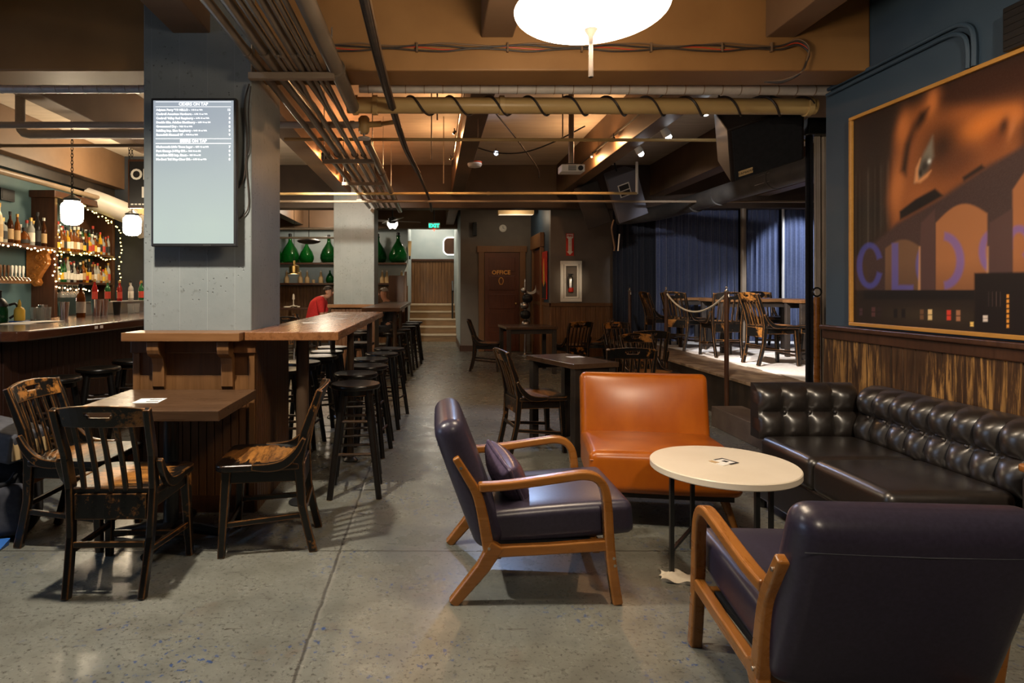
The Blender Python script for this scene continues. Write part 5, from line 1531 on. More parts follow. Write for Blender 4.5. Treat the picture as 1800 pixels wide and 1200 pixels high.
MB().bb((-.08, -.10, 0), (.08, .10, .02)).bb((-.02, -.02, .02), (.02, .02, .10)).build('stand', MT['dark_plastic'], t, bevel=.004)
M = Matrix.Translation((0, 0, .15)) @ Matrix.Rotation(R(68), 4, 'Z') @ Matrix.Rotation(R(-26), 4, 'X')
MB().box((0, 0, 0), (.26, .02, .19), M=M).build('housing', MT['dark_plastic'], t, bevel=.005)
MB().box((0, -.0115, 0), (.24, .003, .17), M=M).build('display', MT['pos_screen'], t)
t = thing('menu_stack', 'loose white papers spread on the bar beside the screen', 'papers', (-3.30, 5.0, BZ + .0005))
MB().box((0, 0, .002), (.22, .30, .003), R(14)).box((.05, .18, .006), (.20, .28, .003), R(-22)).build('sheet', MT['paper'], t)
t = thing('fruit_bowl', 'small dark bowl of yellow fruit slices on the bar by the column', 'bowl', (-3.34, 7.75, BZ + .001))
MB().lathe([(.03, 0), (.06, .02), (.075, .05), (.07, .05), (.05, .022), (.002, .016)], 24).build('bowl_shell', MT['dark_plastic'], t, smooth=True)
for i, (x, y) in enumerate(((0, 0), (.03, .02), (-.025, .025))):
    tag(MB().puff((.05, .04, .035), .017, 0, 3).build('lemon_wedge', MT['label_yellow'], smooth=True, loc=(-3.34 + x, 7.75 + y, BZ + .055 + .006 * i)), 'yellow lemon wedge in the dark bowl, %s of three' % ordinal(i), 'fruit', 'lemon wedges', 'thing')
# ---------------------------------------------------------------- pendants over the bar
def chain(mb, x, y, z0, z1, link=.045, r=.0035):
    n = int((z1 - z0) / (link * .74)); st = (z1 - z0) / n
    for k in range(n):
        cz = z0 + (k + .5) * st
        pts = [((.011 * math.cos(a)) if k % 2 else 0, 0 if k % 2 else .011 * math.cos(a), cz + link * .5 * math.sin(a)) for a in [2 * PI * j / 10 for j in range(10)]]
        mb.tube([(x + p[0], y + p[1], p[2]) for p in pts], r, 5, closed=True)
    return mb
for i, (y, lab) in enumerate(((6.13, 'glowing white glass pendant lantern on a chain above the bar, nearer one'), (7.35, 'glowing white glass pendant lantern on a chain, farther one next to the column'))):
    t = thing('pendant_lantern', lab, 'pendant lamp', (-3.54, y, 2.05), 0, 'pendant lanterns over the bar')
    pr = [(.002, -.125), (.06, -.118), (.092, -.09), (.098, -.06), (.100, .06), (.092, .085), (.072, .10), (.070, .115), (.002, .115)]
    MB().lathe(pr, 8, M=Matrix.Rotation(R(22.5), 4, 'Z')).build('glass_shade', MT['globe_glow'], t)
    MB().lathe([(.075, .11), (.078, .135), (.05, .15), (.02, .17), (.004, .175)], 16).build('cap', MT['black_metal'], t, smooth=True)
    chain(MB(), 0, 0, .17, CZ - 2.05 - .01).build('chain', MT['black_metal'], t, smooth=True)
# hanging sign beside the column
t = thing('hanging_sign', 'black hanging sign with white capital letters on chains, half hidden by the column', 'sign', (-3.23, 7.0, 2.475))
MB().bb((-.165, -.012, -.25), (.38, .012, .25)).build('board', MT['dark_plastic'], t)
fr = MB()
for lo, hi in (((-.18, -.016, .25), (.395, .016, .272)), ((-.18, -.016, -.272), (.395, .016, -.25)), ((-.18, -.016, -.25), (-.165, .016, .25)), ((.38, -.016, -.25), (.395, .016, .25))): fr.bb(lo, hi)
fr.build('board_frame', MT['dark_wood'], t)
text('lettering', 'OL', .165, MT['paper'], t, (-.155, -.0135, .10), align='LEFT', offset=.004)
text('lettering', 'H', .165, MT['paper'], t, (-.035, -.0135, -.10), align='LEFT', offset=.004)
d = MB()
for k in range(12): d.bb((-.15 + k * .042, -.0135, -.236), (-.15 + k * .042 + .030, -.0125, -.220))
d.build('small_print', MT['paper'], t)
chain(MB(), -.172, 0, -.27, CZ - 2.475 - .01).build('chain', MT['black_metal'], t, smooth=True)
chain(MB(), .387, 0, .27, CZ - 2.475 - .01).build('chain', MT['black_metal'], t, smooth=True)
tag(MB().bb((-.02, -.12, -.07), (.02, .12, .07)).bb((-.01, -.10, -.05), (.024, .10, .05)).build('wall_vent', MT['dark_plastic'], loc=(-5.085, 7.45, 2.42)), 'small black rectangular vent on the blue-green wall above the bottle shelf', 'vent', kind='thing')
# ---------------------------------------------------------------- fairy lights
def fairy(label, path, n, mat, r=.0095, jit=.018, seed=1):
    rg = random.Random(seed)
    P = catmull(path, 8)
    t = thing('fairy_light_cord', label, 'fairy lights', path[0])
    o = Vector(path[0])
    MB().tube([tuple(p - o) for p in P], .003, 5).build('wire', MT['wire_dark'], t)
    ln = [0]
    for a, b in zip(P, P[1:]): ln.append(ln[-1] + (b - a).length)
    src = None
    for k in range(n):
        s = (k + .5) / n * ln[-1]
        i = max(j for j in range(len(ln)) if ln[j] <= s)
        i = min(i, len(P) - 2)
        p = P[i].lerp(P[i + 1], (s - ln[i]) / max(1e-6, ln[i + 1] - ln[i])) - o
        p = p + Vector([rg.uniform(-jit, jit) for _ in range(3)])
        if src is None:
            src = b = MB().puff((r * 2, r * 2, r * 2), r * .95, 0, 2).build('bulb', mat, t, smooth=True)
        else:
            b = src.copy(); COL.objects.link(b); b.parent = t
        b.location = p
    t['kind'] = 'thing'
    return t
xf = -4.76
fairy('string of warm fairy lights along the front edge of the bottle wall shelf', [(-4.76, 6.2, 1.79), (-4.75, 6.6, 1.775), (-4.76, 7.0, 1.80), (-4.75, 7.4, 1.775), (-4.76, 7.9, 1.79)], 24, MT['fairy_warm'], seed=1)
fairy('string of warm fairy lights running down the carved bracket and along under the lower shelf', [(-4.77, 7.9, 1.78), (-4.78, 7.9, 1.6), (-4.80, 7.9, 1.42), (-4.78, 8.0, 1.33), (-4.76, 8.3, 1.30), (-4.76, 8.6, 1.28), (-4.76, 8.9, 1.26)], 20, MT['fairy_warm'], seed=2)
fairy('string of yellow fairy lights up the near edge of the back-bar tower', [(-4.76, 7.98, 1.40), (-4.75, 7.97, 1.8), (-4.76, 7.98, 2.2), (-4.75, 8.05, 2.44), (-4.74, 8.4, 2.43), (-4.74, 8.8, 2.36), (-4.74, 9.2, 2.26)], 30, MT['fairy_yellow'], .0085, seed=3)
fairy('string of yellow fairy lights along the edge of the upper bottle shelf', [(-4.77, 8.0, 1.79), (-4.76, 8.35, 1.76), (-4.77, 8.7, 1.79), (-4.76, 9.05, 1.74), (-4.77, 9.4, 1.76)], 20, MT['fairy_yellow'], .0085, seed=4)
fairy('string of yellow fairy lights down the far edge of the back-bar tower', [(-4.76, 9.1, 2.30), (-4.72, 9.4, 2.20), (-4.72, 9.44, 2.0), (-4.73, 9.43, 1.7), (-4.72, 9.45, 1.5), (-4.73, 9.43, 1.33)], 20, MT['fairy_yellow'], .0085, seed=5)
# air duct and starfish above the dark end wall of the bar
t = thing('ceiling_duct', 'pale curved air duct above the far end of the bar', 'duct', (-4.4, 9.2, 2.5))
MB().tube(catmull([(-.6, -.3, .12), (-.3, -.1, .0), (-.02, .1, -.15), (.08, .25, -.35)], 6), .15, 20).build('duct_skin', MT['pipe_grey'], t, smooth=True)
t['kind'] = 'thing'
pts = []
for k in range(10):
    a = 2 * PI * k / 10 + .3; r = .14 if k % 2 == 0 else .055
    pts.append((r * math.cos(a), r * math.sin(a)))
o = MB().prism(pts, 'y', -.02, .02).build('hanging_star', MT['label_tan'], bevel=.012, loc=(-4.15, 8.9, 2.42))
tag(o, 'tan starfish ornament hanging under the ceiling at the far end of the bar', 'ornament', kind='thing')
# ================================================================ DEMIJOHN SHELVES ON THE BACK WALL
for z, nm, lab in ((1.88, 'upper_shelf', 'upper dark wall shelf carrying the big green demijohns'), (1.40, 'lower_shelf', 'lower dark wall shelf carrying small bottles and candles')):
    tag(MB().bb((-3.9, 14.72, z), (-.64, 15.18, z + .045)).build('display_shelf', MT['dark_wood'], bevel=.004), lab, 'shelf', kind='thing')
pr = [(.002, 0), (.14, 0), (.185, .03), (.215, .11), (.210, .20), (.165, .32), (.10, .42), (.055, .49), (.042, .53), (.040, .60), (.050, .605), (.050, .625), (.030, .63), (.002, .63)]
dj = None
for i, (px, mt, s, lab) in enumerate(((484, 'demijohn_green', .8, 'green glass demijohn cut off by the grey column at the near end of the shelf'), (510, 'demijohn_green', 1.0, 'large bright green glass demijohn with a dark stopper'), (539, 'demijohn_green', .82, 'paler green glass demijohn directly below the black disc lamp'),
                                      (578, 'demijohn_dark', .96, 'dark green glass demijohn beside the near edge of the second column'), (664, 'demijohn_dark', 1.0, 'dark green demijohn just past the second column, partly hidden'), (700, 'demijohn_dark', 1.04, 'dark green demijohn last on the shelf, nearest the stairs'))):
    o = MB().lathe(pr, 28).build('demijohn', MT[mt], smooth=True, loc=((px - 762) * 14.95 / FPX, 14.95, 1.926))
    o.scale = (s, s, s)
    MB().lathe([(.034, .61), (.04, .68), (.03, .70), (.002, .70)], 14).build('stopper', MT['dark_plastic'], o, smooth=True)
    tag(o, lab, 'demijohn', 'green glass demijohns', 'thing')
for i, (px, lab) in enumerate(((504, 'first candle bottle on the lower shelf, left of the copper lamp'), (528, 'candle bottle on the lower shelf just past the copper lamp'), (540, 'candle bottle on the lower shelf below the paler demijohn'), (564, 'candle bottle on the lower shelf beside the tiny demijohn'), (672, 'nearer of two candle bottles close together past the second column'), (680, 'farther of two candle bottles close together past the second column'), (706, 'last candle bottle on the lower shelf by the stair wall'))):
    o = MB().lathe([(.002, 0), (.055, 0), (.058, .02), (.056, .13), (.03, .17), (.024, .26), (.002, .26)], 16).build('candle_bottle', MT['label_tan'], smooth=True, loc=((px - 762) * 15.0 / FPX, 15.0, 1.446))
    MB().lathe([(.022, .25), (.022, .30), (.002, .31)], 12).build('cork', MT['off_white'], o, smooth=True)
    tag(o, lab, 'bottle', 'tan bottles on the lower shelf', 'thing')
for px, lab in ((551, 'tiny votive jar on the lower shelf under the third demijohn'), (692, 'tiny votive jar on the lower shelf past the second column')):
    tag(MB().lathe([(.002, 0), (.035, 0), (.038, .08), (.034, .08), (.03, .01), (.002, .01)], 14).build('votive_jar', MT['label_tan'], smooth=True, loc=((px - 762) * 15.0 / FPX, 15.0, 1.446)), lab, 'jar', 'votive jars', 'thing')
o = MB().lathe(pr, 24).build('demijohn', MT['demijohn_dark'], smooth=True, loc=((580 - 762) * 15.0 / FPX, 15.0, 1.446)); o.scale = (.48,) * 3
tag(o, 'tiny dark green demijohn on the lower shelf beside the second column', 'demijohn', None, 'thing')
# lamps of the back room
t = thing('pendant_disc_lamp', 'black flying-saucer pendant lamp hanging before the demijohns', 'pendant lamp', ((543 - 762) * 12.4 / FPX, 12.4, 2.25))
MB().lathe([(.02, .06), (.10, .05), (.20, .025), (.235, .0), (.20, -.03), (.10, -.055), (.002, -.06)], 32).build('shade', MT['black_metal'], t, smooth=True)
MB().tube([(0, 0, .05), (0, 0, CZ - 2.25)], .007, 8).build('stem', MT['black_metal'], t)
t = thing('pendant_copper_lamp', 'copper bell pendant lamp hanging low before the candle shelf', 'pendant lamp', ((517 - 762) * 12.4 / FPX, 12.4, 1.60))
MB().lathe([(.13, 0), (.13, .02), (.10, .03), (.10, .16), (.03, .18), (.03, .26), (.004, .27)], 28).build('shade', MT['gold_metal'], t, smooth=True)
MB().lathe([(.002, .002), (.125, .002), (.125, .012), (.002, .012)], 24).build('bulb', MT['neon_white'], t, smooth=True)
MB().tube([(0, 0, .25), (0, 0, CZ - 1.60)], .005, 8).build('cord', MT['black_metal'], t)
t = thing('ceiling_fan', 'black ceiling fan glimpsed beyond the second column', 'fan', ((690 - 762) * 12.6 / FPX, 12.6, 2.62))
MB().lathe([(.07, 0), (.09, .03), (.09, .10), (.05, .13)], 20).build('motor', MT['black_metal'], t, smooth=True)
for k in range(4):
    M = Matrix.Rotation(R(20 + 90 * k), 4, 'Z') @ Matrix.Translation((.33, 0, .05)) @ Matrix.Rotation(R(12), 4, 'X')
    MB().box((0, 0, 0), (.50, .12, .012), M=M).build('blade', MT['pipe_grey'], t, bevel=.003)
MB().tube([(0, 0, .12), (0, 0, CZ - 2.62)], .015, 10).build('rod', MT['black_metal'], t)
for i in range(2):
    o = MB().lathe([(.02, -.10), (.05, -.09), (.055, .0), (.03, .05)], 14).build('globe', MT['neon_white'], t, smooth=True, loc=(-.06 + .12 * i, 0, -.01)); o.rotation_euler = (R(25), R(-30 + 60 * i), 0)
# seated customers' table and chairs
t = thing('dining_table', 'dark table in the back room between the two seated people', 'table', (-1.62, 12.35, 0))
MB().bb((-.36, -.4, .70), (.36, .4, .745)).build('tabletop', MT['table_top'], t, bevel=.004)
MB().tube([(0, 0, .03), (0, 0, .70)], .04, 14).lathe([(.24, 0), (.24, .02), (.05, .05)], 20).build('pedestal', MT['black_metal'], t, smooth=True)
t = thing('serving_table', 'dark waist-high table by the beadboard wall holding folded napkins', 'table', (-3.10, 13.6, 0))
MB().bb((-.62, -.35, .86), (.50, .35, .90)).build('tabletop', MT['dark_wood'], t, bevel=.004)
for x in (-.55, .42):
    for y in (-.28, .28): MB().bb((x, y, 0), (x + .06, y + .06, .86)).build('leg', MT['black_wood'], t)
t = thing('napkin_pile', 'white folded napkins heaped around a small lamp on the serving table', 'napkins', (-3.07, 13.5, .901))
rg = random.Random(4)
n = MB()
for k in range(9): n.box((rg.uniform(-.12, .14), rg.uniform(-.08, .08), .012 + .012 * (k // 3)), (.12, .07, .014), rg.random() * 3)
n.build('folded_napkins', MT['napkin'], t, bevel=.004)
MB().lathe([(.03, 0), (.03, .05), (.012, .06), (.010, .16), (.03, .19), (.018, .28), (.002, .30)], 14, (.05, 0, 0)).build('candle_lamp', MT['napkin'], t, smooth=True)
for i, (x, y, dx, lab) in enumerate(((-2.44, 12.3, 1, 'dark slat-back chair under the person in the red shirt'), (-.98, 12.45, -1, 'dark slat-back chair under the grey-haired person past the second column'))):
    put_chair(lab, x, y, dx, 0)
put_chair('dark slat-back chair with its back showing beside the red-shirted person', -2.70, 11.3, -.3, 1)
t = thing('booth_divider', 'tall wooden booth end leaning by the stairs past the farther tall table', 'divider', (-.62, 12.9, 0))
MB().bb((-.30, -.03, 0), (.02, .03, 1.58)).build('panel', MT['cabinet_wood'], t, bevel=.004)
MB().bb((.02, -.05, 0), (.07, .05, 1.66)).build('post', MT['cabinet_trim'], t, bevel=.004)
# ================================================================ PEOPLE
def skin_body(name, joints, bones, mat, root, parent=None, sub=2):
    me = bpy.data.meshes.new(name)
    keys = list(joints)
    me.from_pydata([joints[k][0] for k in keys], [(keys.index(a), keys.index(b)) for a, b in bones], [])
    o = bpy.data.objects.new(name, me); COL.objects.link(o)
    s = o.modifiers.new('skin', 'SKIN'); s.use_smooth_shade = True
    for i, k in enumerate(keys):
        d = me.skin_vertices[0].data[i]
        r = joints[k][1]
        d.radius = (r, r) if not isinstance(r, tuple) else r
        d.use_root = (k == root)
    q = o.modifiers.new('sub', 'SUBSURF'); q.levels = sub; q.render_levels = sub
    me.materials.append(mat)
    if parent is not None: o.parent = parent
    return o
def seated_person(label, loc, rz, shirt, trouser, hair, lean, look):
    """faces local +X"""
    t = thing('person', label, 'person', loc, rz)
    ln = lambda z: lean * max(0, z - .45)
    J = {'pelvis': ((0, 0, .50), .125), 'waist': ((ln(.68), 0, .68), .118), 'chest': ((ln(.90), 0, .90), .135), 'collar': ((ln(1.02) + .01, 0, 1.02), .085), 'neck': ((ln(1.08) + .02, 0, 1.08), .052),
         'jaw': ((ln(1.12) + .055, 0, 1.135), (.060, .058)), 'skull': ((ln(1.2) + .045, 0, 1.215), (.088, .075)), 'crown': ((ln(1.25) + .035, 0, 1.275), (.068, .060))}
    if lean > .2:      # hunched over the table
        J['waist'] = ((.05, 0, .70), .135); J['chest'] = ((.12, 0, .96), .155); J['collar'] = ((.20, 0, 1.10), .105); J['neck'] = ((.29, 0, 1.145), .056)
        J['jaw'] = ((.37, 0, 1.165), (.060, .058)); J['skull'] = ((.355, 0, 1.245), (.088, .075)); J['crown'] = ((.34, 0, 1.300), (.068, .060))
    Bn = [('pelvis', 'waist'), ('waist', 'chest'), ('chest', 'collar'), ('collar', 'neck'), ('neck', 'jaw'), ('jaw', 'skull'), ('skull', 'crown')]
    for s, n in ((1, 'l'), (-1, 'r')):
        sh = (ln(.98), s * .185, .985)
        if lean > .2: sh = (.22, s * .20, 1.06)
        el = (ln(.98) + .12, s * .23, .735)
        wr = (ln(.98) + .34, s * .12, .79)
        J['sh' + n] = (sh, .066); J['el' + n] = (el, .045); J['wr' + n] = (wr, .030); J['pa' + n] = ((wr[0] + .065, s * .10, .785), .034)
        Bn += [('collar', 'sh' + n), ('sh' + n, 'el' + n), ('el' + n, 'wr' + n), ('wr' + n, 'pa' + n)]
        for k in range(4):
            y = s * (.10 + (k - 1.5) * .021)
            J['f%d%s' % (k, n)] = ((wr[0] + .115, y, .79), .0095); J['g%d%s' % (k, n)] = ((wr[0] + .155 - .006 * abs(k - 1.5), y, .772), .008)
            Bn += [('pa' + n, 'f%d%s' % (k, n)), ('f%d%s' % (k, n), 'g%d%s' % (k, n))]
        J['t' + n] = ((wr[0] + .07, s * .052, .80), .010); J['u' + n] = ((wr[0] + .105, s * .040, .788), .009)
        Bn += [('wr' + n, 't' + n), ('t' + n, 'u' + n)]
        J['hip' + n] = ((.03, s * .095, .50), .088); J['kn' + n] = ((.43, s * .12, .50), .062); J['an' + n] = ((.42, s * .12, .09), .042); J['to' + n] = ((.56, s * .13, .04), .036)
        Bn += [('pelvis', 'hip' + n), ('hip' + n, 'kn' + n), ('kn' + n, 'an' + n), ('an' + n, 'to' + n)]
    skin_body('body', J, Bn, MT['skin'], 'pelvis', t)
    S = {k: (J[k][0], J[k][1] * 1.13 + .006) for k in ('pelvis', 'waist', 'chest', 'shl', 'shr')}
    S['collar'] = (J['collar'][0], .092 if lean < .2 else .122)
    for n in 'lr':
        a, b = Vector(J['sh' + n][0]), Vector(J['el' + n][0])
        S['slv' + n] = (tuple(a.lerp(b, .75)), .066)
    skin_body('shirt', S, [('pelvis', 'waist'), ('waist', 'chest'), ('chest', 'collar'), ('collar', 'shl'), ('collar', 'shr'), ('shl', 'slvl'), ('shr', 'slvr')], shirt, 'pelvis', t)
    T = {k + n: (J[k + n][0], J[k + n][1] * 1.12 + .006) for k in ('hip', 'kn', 'an') for n in 'lr'}
    T['pelvis'] = ((0, 0, .49), .148)
    skin_body('trousers', T, [('pelvis', 'hipl'), ('hipl', 'knl'), ('knl', 'anl'), ('pelvis', 'hipr'), ('hipr', 'knr'), ('knr', 'anr')], trouser, 'pelvis', t)
    hx, hz = (ln(1.2) + .045, 1.215) if lean < .2 else (.355, 1.245)
    H = MB()
    def cap(u, v):
        a = -2.5 + 5.0 * u + PI
        b = .05 + 1.45 * v
        fr = math.cos(a)
        b = b * (.72 if fr > .4 else 1.0)
        return (hx - .012 + .098 * math.sin(b) * math.cos(a), .086 * math.sin(b) * math.sin(a), hz + .035 + .086 * math.cos(b) + .004 * math.sin(17 * a))
    H.grid(lambda u, v: cap(1.26 * u - .13, v), 26, 10)
    h = H.build('hair', hair, t, smooth=True)
    h.modifiers.new('solid', 'SOLIDIFY').thickness = .012
    MB().puff((.030, .024, .045), .011, 0, 3, Matrix.Translation((hx + .088, 0, hz - .015))).build('nose', MT['skin'], t, smooth=True)
    for s in (-1, 1):
        MB().puff((.035, .018, .055), .008, 0, 3, Matrix.Translation((hx - .005, s * .078, hz - .01))).build('ear', MT['skin'], t, smooth=True)
        MB().puff((.014, .024, .012), .005, 0, 2, Matrix.Translation((hx + .078, s * .032, hz + .008))).build('eye', MT['ink'], t, smooth=True)
    MB().puff((.012, .045, .012), .005, 0, 2, Matrix.Translation((hx + .072, 0, hz - .058))).build('mouth', MT['sign_red'], t, smooth=True)
    return t
seated_person('person in a bright red shirt leaning over the back-room table, dark hair', (-2.42, 12.32, 0), 0, MT['red_cloth'], MT['dark_cloth'], MT['hair_dark'], .30, 0)
seated_person('grey-haired person in dark jacket seated past the second column, facing the red shirt', (-.86, 12.45, 0), PI, MT['dark_cloth'], MT['dark_cloth'], MT['hair_grey'], .12, 0)
# ================================================================ STAIR END
t = thing('exit_sign', 'lit green exit sign hanging from the ceiling before the stairs', 'sign', ((763 - 762) * 12.0 / FPX, 12.0, 2.51))
MB().bb((-.11, -.03, -.065), (.11, .03, .065)).build('housing', MT['off_white'], t, bevel=.006)
text('lettering', 'EXIT', .10, MT['exit_green'], t, (0, -.0315, 0), offset=.004)
MB().puff((.03, .03, .03), .014, 0, 3, Matrix.Translation((0, -.03, -.085))).build('red_indicator', MT['exit_red'], t, smooth=True)
MB().tube([(0, 0, .06), (0, 0, CZ - 2.51)], .012, 10).build('stem', MT['black_metal'], t)
t = thing('wall_mirror', 'rounded mirror with glowing white rim on the landing wall above the stairs', 'mirror', (.56, 17.47, 2.50)); t['kind'] = 'thing'
def rr(w, h, r, n=8):
    out = []
    for cx, cz, a0 in ((w - r, h - r, 0), (-w + r, h - r, 90), (-w + r, -h + r, 180), (w - r, -h + r, 270)):
        for k in range(n + 1): out.append((cx + r * math.cos(R(a0 + 90 * k / n)), cz + r * math.sin(R(a0 + 90 * k / n))))
    return out
MB().prism(rr(.28, .24, .14), 'y', -.01, .015).build('mirror_reflection', MT['dark_wood'], t)  # dark brown reflection stands as a flat wood colour
MB().tube([(x, -.012, z) for x, z in rr(.28, .24, .14)], .018, 8, closed=True).build('glowing_rim', MT['neon_white'], t, smooth=True)
t = thing('stair_handrail', 'dark metal handrail post at the top of the stairs against the corner wall', 'handrail', (.44, 16.2, 0))
MB().tube([(.05, 0, .54), (.05, 0, 1.50)], .022, 10).tube([(.05, 0, 1.5), (.05, -.5, 1.25)], .02, 10).build('rail', MT['black_metal'], t, smooth=True)
t = thing('sconce_lamp', 'thin amber-lit sconce at the corner of the wall left of the stairs', 'sconce', (-.575, 15.12, 2.28))
MB().frustum((0, 0, -.18), (0, 0, .18), (.05, .05), (.09, .09)).build('shade', MT['label_tan'], t)
MB().bb((-.02, -.02, -.26), (.02, .02, -.18)).build('bracket', MT['black_metal'], t)
# door to the office
t = thing('door_1', None, None, (1.43, 13.1, 0)); t['kind'] = 'structure'
def dbox(nm, lo, hi, mt, **k): return MB().bb(lo, hi).build(nm, MT[mt], t, **k)
dbox('door_leaf', (-.36, -.035, .01), (.36, -.002, 2.06), 'door_wood')
for k in range(5):
    z = .12 + k * .385
    dbox('door_panel', (-.27, -.045, z), (.27, -.034, z + .30), 'door_wood', bevel=.008)
dbox('door_frame', (-.49, -.05, 0), (-.37, .0, 2.16), 'door_trim', bevel=.005)
dbox('door_frame', (.37, -.05, 0), (.49, .0, 2.16), 'door_trim', bevel=.005)
dbox('door_frame', (-.52, -.055, 2.07), (.52, .0, 2.20), 'door_trim', bevel=.005)
MB().lathe([(.004, 0), (.02, .01), (.028, .035), (.02, .05), (.004, .055)], 14, M=Matrix.Translation((.29, -.04, 1.0)) @ Matrix.Rotation(R(90), 4, 'X')).build('door_handle', MT['gold_metal'], t, smooth=True)
text('office_lettering', 'OFFICE', .115, MT['gold_letter'], t, (-.02, -.0475, 1.645), offset=.004, space=1.05)
MB().tube([(-.02 + .045 * math.cos(a), -.047, 1.47 + .07 * math.sin(a)) for a in [2 * PI * k / 18 for k in range(18)]], .009, 6, closed=True).tube([(-.05, -.047, 1.40), (.01, -.047, 1.40)], .009, 6).build('gold_emblem', MT['gold_letter'], t, smooth=True)
t = thing('door_2', None, None, (2.04, 12.1, 0)); t['kind'] = 'structure'
dbox('door_leaf', (-.03, -.42, 0), (-.002, .42, 2.05), 'door_wood')
dbox('door_frame', (-.06, -.54, 0), (0, -.42, 2.2), 'door_trim', bevel=.005)
dbox('door_frame', (-.06, .42, 0), (0, .54, 2.2), 'door_trim', bevel=.005)
dbox('door_frame', (-.08, -.58, 2.08), (0, .58, 2.35), 'door_trim', bevel=.01)
t = thing('wall_clock', 'small round white clock high on the brown office wall', 'clock', (1.45, 13.085, 2.57)); t['kind'] = 'thing'
M = Matrix.Rotation(R(90), 4, 'X')
MB().lathe([(.002, -.012), (.075, -.012), (.078, .01), (.066, .018), (.002, .014)], 28, M=M).build('clock_face', MT['white_paint'], t, smooth=True)
MB().bb((-.004, -.020, 0), (.004, -.015, .045)).bb((0, -.020, -.004), (.032, -.015, .004)).build('hand', MT['ink'], t)
tag(MB().bb((-.04, -.10, -.14), (.04, 0, .14)).bb((-.035, -.12, .10), (.035, -.1, .14)).build('mounted_speaker', MT['dark_plastic'], bevel=.006, loc=(.86, 13.09, 2.55)), 'narrow dark box speaker high on the office wall near the stairs', 'speaker', kind='thing')
t = thing('ceiling_light_box', 'long pale light box under the beam above the office wall', 'light fixture', (1.60, 12.2, 2.78))
MB().bb((-.35, -.08, -.03), (.35, .08, .06)).build('housing', MT['label_tan'], t, bevel=.004)
MB().bb((-.33, -.085, -.036), (.33, .06, -.031)).build('diffuser', MT['box_glow'], t)
for x in (-.3, .3): MB().tube([(x, 0, .06), (x, 0, CZ - 2.78)], .006, 8).build('hanger', MT['black_metal'], t)
# small picture on the side wall
t = thing('framed_picture', 'small colourful canvas of yellow and red on the blue side wall by the extinguisher cabinet', 'picture', (2.015, 11.35, 1.55))
def pic(u, v): return (-.012, .20 - .40 * u, -.42 + .84 * v)
MB().bb((-.010, -.21, -.43), (.012, .21, .43)).build('canvas_frame', MT['sign_red'], t)
MB().prism([(-.06, -.15), (.05, -.2), (.08, .1), (.03, .3), (-.02, .12)], 'x', -.014, -.010).build('yellow_figure', MT['label_yellow'], t)
MB().prism([(-.20, -.42), (.20, -.42), (.20, -.1), (.05, -.22), (-.1, -.1), (-.20, -.15)], 'x', -.013, -.010).build('dark_ground', MT['ink'], t)
# standing sculpture by the office door
t = thing('standing_sculpture', 'dark standing ornament with beads and a pale crescent on its pole by the office door', 'ornament', (1.98, 12.35, 0))
t.location = (1.80, 12.3, 0)
MB().lathe([(.14, 0), (.14, .02), (.03, .05), (.018, .4), (.018, 1.5)], 20).build('pole', MT['steel'], t, smooth=True)
rg = random.Random(9)
for k, (z, r) in enumerate(((.62, .08), (.80, .10), (.98, .085), (1.12, .10), (1.28, .06))):
    MB().puff((r * 2, r * 2, r * 1.7), r * .8, 0, 3, Matrix.Translation((rg.uniform(-.03, .05), -.03, z))).build('bead', MT['dark_plastic' if k % 2 else 'steel'], t, smooth=True)
cr = []
for k in range(14):
    a = R(-150 + 160 * k / 13); cr.append((.12 * math.cos(a), .12 * math.sin(a)))
for k in range(14):
    a = R(10 - 160 * k / 13); cr.append((-.02 + .11 * math.cos(a), .035 + .11 * math.sin(a)))
MB().prism([(x + .12, z + 1.32) for x, z in cr], 'y', -.015, .015).build('crescent', MT['off_white'], t)
# fire extinguisher cabinet and arrow sign
t = thing('extinguisher_cabinet', 'cream metal cabinet with glass door set on the wall under the red arrow sign', 'cabinet', (2.39, 10.88, 1.435))
hw, hh = .185, .355
fr = MB()
for lo, hi in (((-hw, -.03, hh - .06), (hw, .015, hh)), ((-hw, -.03, -hh), (hw, .015, -hh + .06)), ((-hw, -.03, -hh + .06), (-hw + .055, .015, hh - .06)), ((hw - .055, -.03, -hh + .06), (hw, .015, hh - .06))): fr.bb(lo, hi)
fr.build('frame', MT['white_paint'], t, bevel=.006)
i2 = MB()
for lo, hi in (((-.125, -.040, .265), (.125, -.03, .295)), ((-.125, -.040, -.295), (.125, -.03, -.265)), ((-.125, -.040, -.265), (-.095, -.03, .265)), ((.095, -.040, -.265), (.125, -.03, .265))): i2.bb(lo, hi)
d = i2.build('door', MT['white_paint'], t, bevel=.003)
MB().bb((-.115, -.052, -.03), (-.105, -.04, .05)).build('door_handle', MT['steel'], d)
MB().bb((-.13, .008, -.295), (.13, .018, .295)).build('back_panel', MT['wall_brown'], t)
t2 = thing('fire_extinguisher', 'fire extinguisher with silver and red cylinder inside the cream wall cabinet', 'fire extinguisher', (2.385, 10.862, 1.25))
MB().lathe([(.002, 0), (.042, 0), (.045, .01), (.045, .075)], 20).build('red_base', MT['sign_red'], t2, smooth=True)
MB().lathe([(.045, .075), (.045, .22), (.036, .26), (.016, .28)], 20).build('cylinder', MT['steel'], t2, smooth=True)
MB().lathe([(.016, .28), (.018, .31), (.004, .315)], 12).bb((-.05, -.008, .305), (.04, .008, .318)).build('valve_handle', MT['dark_plastic'], t2)
MB().tube(catmull([(-.02, -.01, .30), (-.06, -.015, .25), (-.055, -.02, .12), (-.045, -.02, .06)], 5), .008, 8).build('hose', MT['dark_plastic'], t2, smooth=True)
t = thing('fire_arrow_sign', 'red and white sign reading fire with an arrow pointing down to the cabinet', 'sign', (2.375, 10.892, 2.075))
